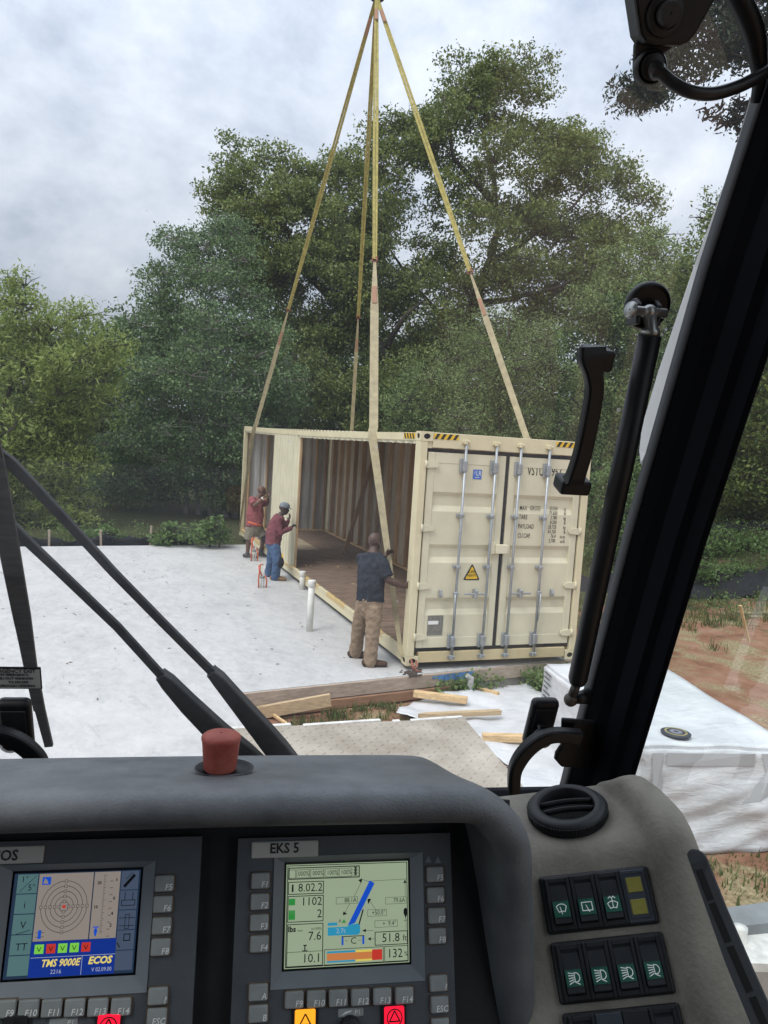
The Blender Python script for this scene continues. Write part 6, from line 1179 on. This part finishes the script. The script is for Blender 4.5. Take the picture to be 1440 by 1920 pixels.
def sym(kind):
    u = .0048
    if kind == 'wiper': return [[(-1.0 * u, .5 * u), (-.5 * u, .85 * u), (0, .95 * u), (.5 * u, .85 * u), (1.0 * u, .5 * u), (.6 * u, -.5 * u), (0, -.35 * u), (-.6 * u, -.5 * u), (-1.0 * u, .5 * u)], [(0, -.9 * u), (-.25 * u, .4 * u)]]
    if kind == 'rear': return [[(-u, -.7 * u), (u, -.7 * u), (u, .8 * u), (-u, .8 * u), (-u, -.7 * u)], [(.3 * u, -u), (-.2 * u, .3 * u)]]
    if kind == 'washer': return [[(-1.0 * u, .1 * u), (-.5 * u, .4 * u), (0, .5 * u), (.5 * u, .4 * u), (1.0 * u, .1 * u), (.6 * u, -.8 * u), (0, -.65 * u), (-.6 * u, -.8 * u), (-1.0 * u, .1 * u)], [(0, -.65 * u), (0, 1.0 * u)], [(0, 1.0 * u), (-.3 * u, 1.35 * u), (-.7 * u, 1.0 * u)], [(0, 1.0 * u), (.3 * u, 1.35 * u), (.7 * u, 1.0 * u)]]
    s = [[(.1 * u, -.7 * u), (.1 * u, .9 * u), (.7 * u, .8 * u), (1.05 * u, .35 * u), (1.05 * u, -.2 * u), (.7 * u, -.6 * u), (.1 * u, -.7 * u)], [(.3 * u, -.8 * u), (.9 * u, -1.1 * u)]]
    for k in range(5): s.append([(-.1 * u, .75 * u - k * .33 * u), (-1.0 * u, .95 * u - k * .48 * u)])
    return s
rows_ = [('top switch panel with three wiper rockers and two yellow indicators', ['wiper', 'rear', 'washer', 'ind']), ('middle switch panel with four work light rockers', ['lamp'] * 4), ('lowest switch panel cut by the bottom of the picture', ['blank', 'plate', 'plate2', 'blank'])]
for k, (lb_, kinds) in enumerate(rows_):
    Tm = KM @ Matrix.Translation((0, -k * (HH + GG), 0)); T = thing('switch_panel', lb_, 'switch panel', Tm, 'rocker switch panels')
    m = MB(); m.box((-WW / 2, -HH / 2, -.001), (WW / 2, HH / 2, .0055), None, .003, 2); m.build('panel_frame', SWB, T)
    for i, kd in enumerate(kinds):
        cx = -WW / 2 + .0045 + (i + .5) * (WW - .009) / 4; w_, h_ = .0118, .0228
        m = MB()
        for (lo, hi) in (((-w_, -h_), (-w_ + .0035, h_)), ((w_ - .0035, -h_), (w_, h_)), ((-w_ + .0035, h_ - .0045), (w_ - .0035, h_)), ((-w_ + .0035, -h_), (w_ - .0035, -h_ + .0045))): m.box((cx + lo[0], lo[1], .004), (cx + hi[0], hi[1], .0082), None, .0006)
        if kd in ('ind', 'plate', 'plate2'):
            m = MB(); m.box((cx - w_, -h_, .004), (cx + w_, h_, .0075), None, .0008); f_ = m.build('indicator_plate', SWI if kd != 'plate2' else SWB, T)
            if kd == 'ind':
                for y in (.0095, -.0095): m = MB(); m.box((cx - .0072, y - .0065, .0072), (cx + .0072, y + .0065, .0082), None, .0005); m.build('yellow_indicator', SWY, f_)
                m = MB()
                for (a_, b_, c_, d_) in ((-.0098, -.0195, .0098, -.0187), (-.0098, .0187, .0098, .0195), (-.0098, -.0187, -.009, .0187), (.009, -.0187, .0098, .0187)): m.box((cx + a_, b_, .0073), (cx + c_, d_, .0079))
                m.build('indicator_border', SWB, f_)
            continue
        f_ = m.build('rocker_bezel', SWB, T)
        rw, rh = .0079, .0180; prof_ = [(rh, .002), (rh - .002, .0068), (.004, .0078), (-rh + .006, .0105), (-rh + .001, .0112), (-rh, .003)]
        m = MB(); m.grid([[(cx - rw, y, z), (cx + rw, y, z)] for y, z in prof_], smooth=False)
        for s in (-1, 1): m.add([(cx + s * rw, y, z) for y, z in prof_], [tuple(range(6))])
        rk = m.build('rocker', SWR, T, bevel=.0008)
        if kd == 'blank': continue
        p, q = Vector((0, .002, .0084)), Vector((0, -rh + .0065, .0109)); yv = (p - q).normalized(); M_ = basis(Vector((cx, (p.y + q.y) / 2, (p.z + q.z) / 2)), (1, 0, 0), yv, Vector((1, 0, 0)).cross(yv)); L2 = (p - q).length / 2
        m = MB(); m.box((-rw + .0004, -L2, -.0003), (rw - .0004, L2, .0002), M_); m.build('green_lens', SWG, rk); m = MB()
        for st in sym(kd): stroke(m, st, .0007, M_, .0007)
        m.build('symbol', SWW, rk, fix=False)

# ================================================================== fittings round the windscreen
MET = mat('zinc_bolt', (.42, .43, .42), .35, .2, 40, metal=.8); RUB = mat('satin_black', (.012, .013, .015), .42, .25, 25)
CB = lambda p: CABM @ Matrix.Translation(p)
def fit(name, label, cat, p, group=None): T = thing(name, label, cat, CB(p), group); return T, (lambda v: Vector(v) - Vector(p))
# gas strut
top = gp(1214, 588, .035); T, q = fit('gas_strut', 'black gas strut running beside the right pillar', 'gas strut', top)
a, b_ = gp(1219, 628, .04), gp(1082, 1280, .055); m = MB(); m.tube([q(a), q(a + (b_ - a) * .5), q(b_ - (b_ - a) * .015), q(b_)], [.0128, .0128, .0128, .0105], 24); m.build('cylinder', RUB, T)
d = (b_ - a).normalized(); e_ = gp(1070, 1312, .058); m = MB(); m.tube([q(b_), q(e_)], .0062, 14); m.build('rod', mat('dull_rod', (.09, .08, .07), .45, .4, 40, metal=.5), T); m = MB(); m.ball(q(e_), .0095); m.build('ball_joint', mat('worn_ball', (.13, .11, .09), .5, .4, 40, metal=.5), T)
m = MB(); m.tube([q(e_), q(e_ + Vector((.028, .005, .004)))], [.006, .011], 14); m.build('ball_stud', RUB, T)
tc_ = gp(1217, 585, .035); m = MB(); m.tube([q(a), q(a - d * .006), q(a - d * .007), q(tc_)], [.0105, .0105, .007, .008], 14); m.ball(q(tc_), .0085); m.build('end_eye', MET, T)
m = MB(); m.tube([q(tc_ - Vector((.022, 0, 0))), q(tc_ + Vector((.02, 0, 0)))], .0055, 14); m.build('pin', MET, T)
m = MB(); m.lathe([(.001, 0.002), (.009, .002), (.0095, 0), (.001, 0)], 18, Matrix.Translation(q(tc_ + Vector((-.0225, -.002, 0)))) @ Vector((-1, -.35, .1)).to_track_quat('Z', 'Y').to_matrix().to_4x4(), closed=False); m.build('pin_head', MET, T)
gc = gp(1209, 571, .0); m = MB(); R4 = GN.to_track_quat('Z', 'Y').to_matrix().to_4x4(); m.lathe([(.001, .003), (.0265, .003), (.027, .005), (.027, .009), (.0245, .013), (.023, .0135), (.022, .011), (.001, .011)], 36, Matrix.Translation(q(gc)) @ R4, closed=False); m.build('glass_mount', RUB, T, auto=40)
for s in (-1, 1): m = MB(); c0 = tc_ + Vector((s * .012, 0, 0)); m.prism([(-.014, -.014), (.012, -.014), (.012, .014), (-.004, .016), (-.014, .008)], -.003, .003, Matrix.Translation(q(c0 + Vector((0, .012, 0)))) @ basis((0, 0, 0), (0, 1, 0), (0, 0, 1), (1, 0, 0))); m.build('bracket_cheek', RUB, T, bevel=.002)
# grab handle on the glass
base = gp(1108, 665); T, q = fit('grab_handle', 'black plastic grab handle fixed to the windscreen', 'handle', base); m = MB()
pts = [gp(1109, 652, .036), gp(1109.5, 672, .040), gp(1112, 700, .042), gp(1114, 732, .043), gp(1105, 790, .043), gp(1092, 850, .043), gp(1081, 886, .040), gp(1076, 900, .034)]
wd_ = [.031, .031, .022, .020, .0205, .021, .022, .024]; sp_ = spl([(*p, w) for p, w in zip(pts, wd_)], 5); ribbon(m, [q(p[:3]) for p in sp_], .026, .016, GN, [p[3] for p in sp_]); m.build('grip', RUB, T, bevel=.004)
for px, py, w_, h_, dp_ in ((1106, 664, .0165, .0125, .034), (1064, 898, .0195, .0095, .032)):
    c0 = gp(px, py); m = MB(); m.box((-w_, -h_, .001), (w_, h_, dp_), basis(q(c0), GXX, GUP, GXX.cross(GUP)), .004, 2); m.build('foot', RUB, T)
# latch levers
def latch(label, pxs, mir=False):
    blk_, arm, brk = pxs; c0 = gp(*blk_[0]); T, q = fit('window_latch', label, 'latch', c0, 'window latch levers'); GZ = GXX.cross(GUP); M_ = basis(q(c0), GXX, GUP, GZ)
    m = MB(); w_, h_ = .0205, .041; m.box((-w_, -h_, .004), (w_, h_, .022), M_, .008, 3); m.build('latch_block', RUB, T)
    m = MB(); m.box((-w_ * .74, -h_ * .62, .0215), (w_ * .74, h_ * .72, .0235), M_, .0012); m.build('latch_inset', PLD, T)
    s0 = q(gp(*blk_[1], .02)); s1 = q(gp(*blk_[1], .05)); m = MB(); m.tube([s0, s1], [.016, .011], 16); m.box((-.005, -.005, -.004), (.005, .005, .004), Matrix.Translation(q(gp(blk_[1][0], blk_[1][1] - 18, .034))), .001); m.build('spindle', RUB, T)
    m = MB(); arm = spl(arm, 5); P_ = [q(gp(x, y, .052)) for x, y, w in arm]; ribbon(m, P_, .02, .016, GN, [w for *_, w in arm]); m.build('lever', RUB, T, bevel=.004)
    if brk: m = MB(); m.prism([(p.x, p.y) for p in [Vector(((q(gp(x, y, .03)) - q(c0)).dot(GXX), (q(gp(x, y, .03)) - q(c0)).dot(GUP), 0)) for x, y in brk]], .026, .034, M_); m.build('mounting_plate', RUB, T, bevel=.003)
    return T
latch('black window latch lever at the foot of the right pillar', (((1008, 1342), (1016, 1382)), [(1086, 1382, .021), (1045, 1378, .020), (1018, 1384, .022), (992, 1402, .022), (972, 1428, .021), (964, 1455, .018), (965, 1510, .016)], [(1052, 1345), (1115, 1350), (1112, 1438), (1050, 1434), (1038, 1420), (1040, 1410), (1050, 1395)]))
latch('black window latch lever below the emergency exit sign', (((36, 1346), (22, 1388)), [(-60, 1372, .021), (-10, 1375, .020), (25, 1386, .022), (50, 1402, .022), (72, 1425, .021), (80, 1448, .018), (84, 1480, .016)], None))
# emergency exit sign
c0 = gp(-10, 1268, .004); T, q = fit('exit_sign', 'grey emergency exit sign stuck on the glass at the left edge', 'sign', c0); GZ = GXX.cross(GUP); p0, p1 = gp(-110, 1248, .004), gp(80, 1291, .004); hw = (p1 - p0).dot(GXX) / 2; hh = abs((p1 - p0).dot(GUP)) / 2; mid = (p0 + p1) / 2; M_ = basis(q(mid), GXX, GUP, GZ)
m = MB(); m.box((-hw, -hh, 0), (hw, hh, .0016), M_, .0006); m.build('sign_border', PLD, T); m = MB(); m.box((-hw + .002, -hh + .002, .0015), (hw - .0015, hh - .003, .0022), M_); m.build('sign_face', mat('sign_grey', (.5, .48, .45), .6, .1), T)
for i, (s, sz) in enumerate((('EMERGENCY EXIT', .0078), ('IN EMERGENCY,', .0052), ('PUSH OUT WINDOW', .0052), ('TO ESCAPE', .0052), ('THROUGH OPENING', .0052))): text(T, s, sz, INK, M_ @ Matrix.Translation((hw - .006 - (0, .008, .0035, .01, .002)[i], hh - .0055 - i * .0057, .0026)), align='RIGHT', bold=.0002, sx=.9)
# bracket with hose in the upper right corner
c0 = gp(1247, 28, .02); T, q = fit('roof_bracket', 'black tapered bracket with a round knob and hose in the upper right corner', 'bracket', c0); M_ = basis(q(c0), GXX, GUP, GZ)
def loc2(x, y, off=.02): v = q(gp(x, y, off)) - q(c0); return v.dot(GXX), v.dot(GUP)
m = MB(); m.prism([loc2(*p) for p in ((1352, -45), (1335, -8), (1292, 68), (1280, 82), (1262, 89), (1215, 88), (1198, 82), (1189, 68), (1172, -45))], -.012, .014, M_); m.build('bracket_plate', RUB, T, bevel=.003)
kc = loc2(1247, 28, .036); m = MB(); m.lathe([(.0185, .014), (.0185, .017), (.0165, .019), (.013, .0195), (.0125, .017), (.011, .017), (.011, .026), (.0095, .028), (.001, .028)], 30, M_ @ Matrix.Translation((kc[0], kc[1], 0)), closed=False); m.build('knob', mat('charcoal_knob', (.03, .03, .033), .5, .2), T, auto=40)
m = MB(); m.prism([loc2(*p) for p in ((1268, 84), (1240, 105), (1232, 150), (1200, 152), (1188, 130), (1190, 78))], -.006, .002, M_); m.build('lower_plate', SEAL, T, bevel=.003)
gc = loc2(1216, 127); m = MB(); m.lathe([(.0165, 0), (.0165, .006), (.0145, .009), (.0135, .0085), (.012, .006), (.012, .012), (.0075, .014), (.001, .014)], 28, M_ @ Matrix.Translation((gc[0], gc[1], 0)), closed=False); m.build('grommet', RUB, T, auto=40)
m = MB(); pts = [(1224, 128, .03), (1242, 140, .04), (1265, 158, .045), (1295, 172, .05), (1335, 176, .05), (1380, 164, .045), (1420, 145, .04), (1460, 122, .03), (1500, 100, .02)]; pts = spl(pts, 6); m.tube([q(gp(*p)) for p in pts], [.0085 if i < 5 else .0063 for i in range(len(pts))], 16); m.build('hose', mat('hose_rubber', (.03, .031, .034), .35, .2, 20), T)
m = MB(); cp_ = spl(((1372, -25, .02, .010), (1394, 15, .02, .011), (1412, 60, .02, .011), (1421, 110, .02, .009), (1424, 150, .02, .007), (1416, 190, .012, .005)), 6); m.tube([q(gp(*p[:3])) for p in cp_], [p[3] for p in cp_], 14); m.build('cable', RUB, T)
# wiper outside the glass: one thing of two parallel arms and a blade
WIP = mat('wiper_black', (.018, .019, .021), .5, .35, 25, col2=(.05, .05, .05))
c0 = gp(500, 1430, -.03); T, q = fit('windscreen_wiper', 'black parallel arm windscreen wiper slanting across the left of the glass', 'wiper', c0)
def wip(pts, off):
    k = [i for i, p in enumerate(pts) if len(p) > 3][0]
    m = MB(); ribbon(m, [q(gp(x, y, off)) for x, y, *_ in pts[:k + 1]], .03, .018, GN, [p[2] * .00072 for p in pts[:k + 1]]); hd = m.build('wiper_arm', WIP, T, bevel=.003)
    m = MB(); ribbon(m, [q(gp(x, y, off)) for x, y, *_ in pts[k:]], .014, .008, GN, [p[2] * .00062 for p in pts[k:]]); m.build('arm_rod', WIP, hd, bevel=.002)
wip([(545, 1440, 52), (520, 1405, 48), (489, 1367, 42), (443, 1312, 32), (410, 1272, 26), (396, 1258, 19, 1), (301, 1163, 18), (212, 1072, 18), (124, 976, 19), (62, 910, 21), (20, 868, 24), (-5, 850, 26), (-70, 835, 24)], -.03)
wip([(480, 1440, 56), (453, 1413, 52), (407, 1372, 44), (354, 1320, 36), (315, 1278, 28), (301, 1264, 19, 1), (220, 1175, 18), (177, 1134, 18), (106, 1066, 18), (53, 1016, 19), (21, 984, 21), (-40, 925, 22)], -.03)
bl = [(-22, 800, 26), (-8, 870, 28), (6, 952, 30), (21, 1048, 32), (41, 1154, 29), (58, 1250, 21), (75, 1330, 18), (92, 1398, 15)]
m = MB(); ribbon(m, [q(gp(x, y, -.018)) for x, y, w in bl], .02, .006, GN, [w * .00072 for *_, w in bl]); wb = m.build('wiper_blade', mat('worn_rubber', (.06, .056, .052), .55, .4, 30, stretch=(1, 1, 6)), T, bevel=.001)
m = MB(); ribbon(m, [q(gp(x - 6, y, -.026)) for x, y, w in bl[:-1]], .01, .008, GN, [w * .0004 for *_, w in bl[:-1]]); m.build('blade_spine', WIP, wb, bevel=.001)
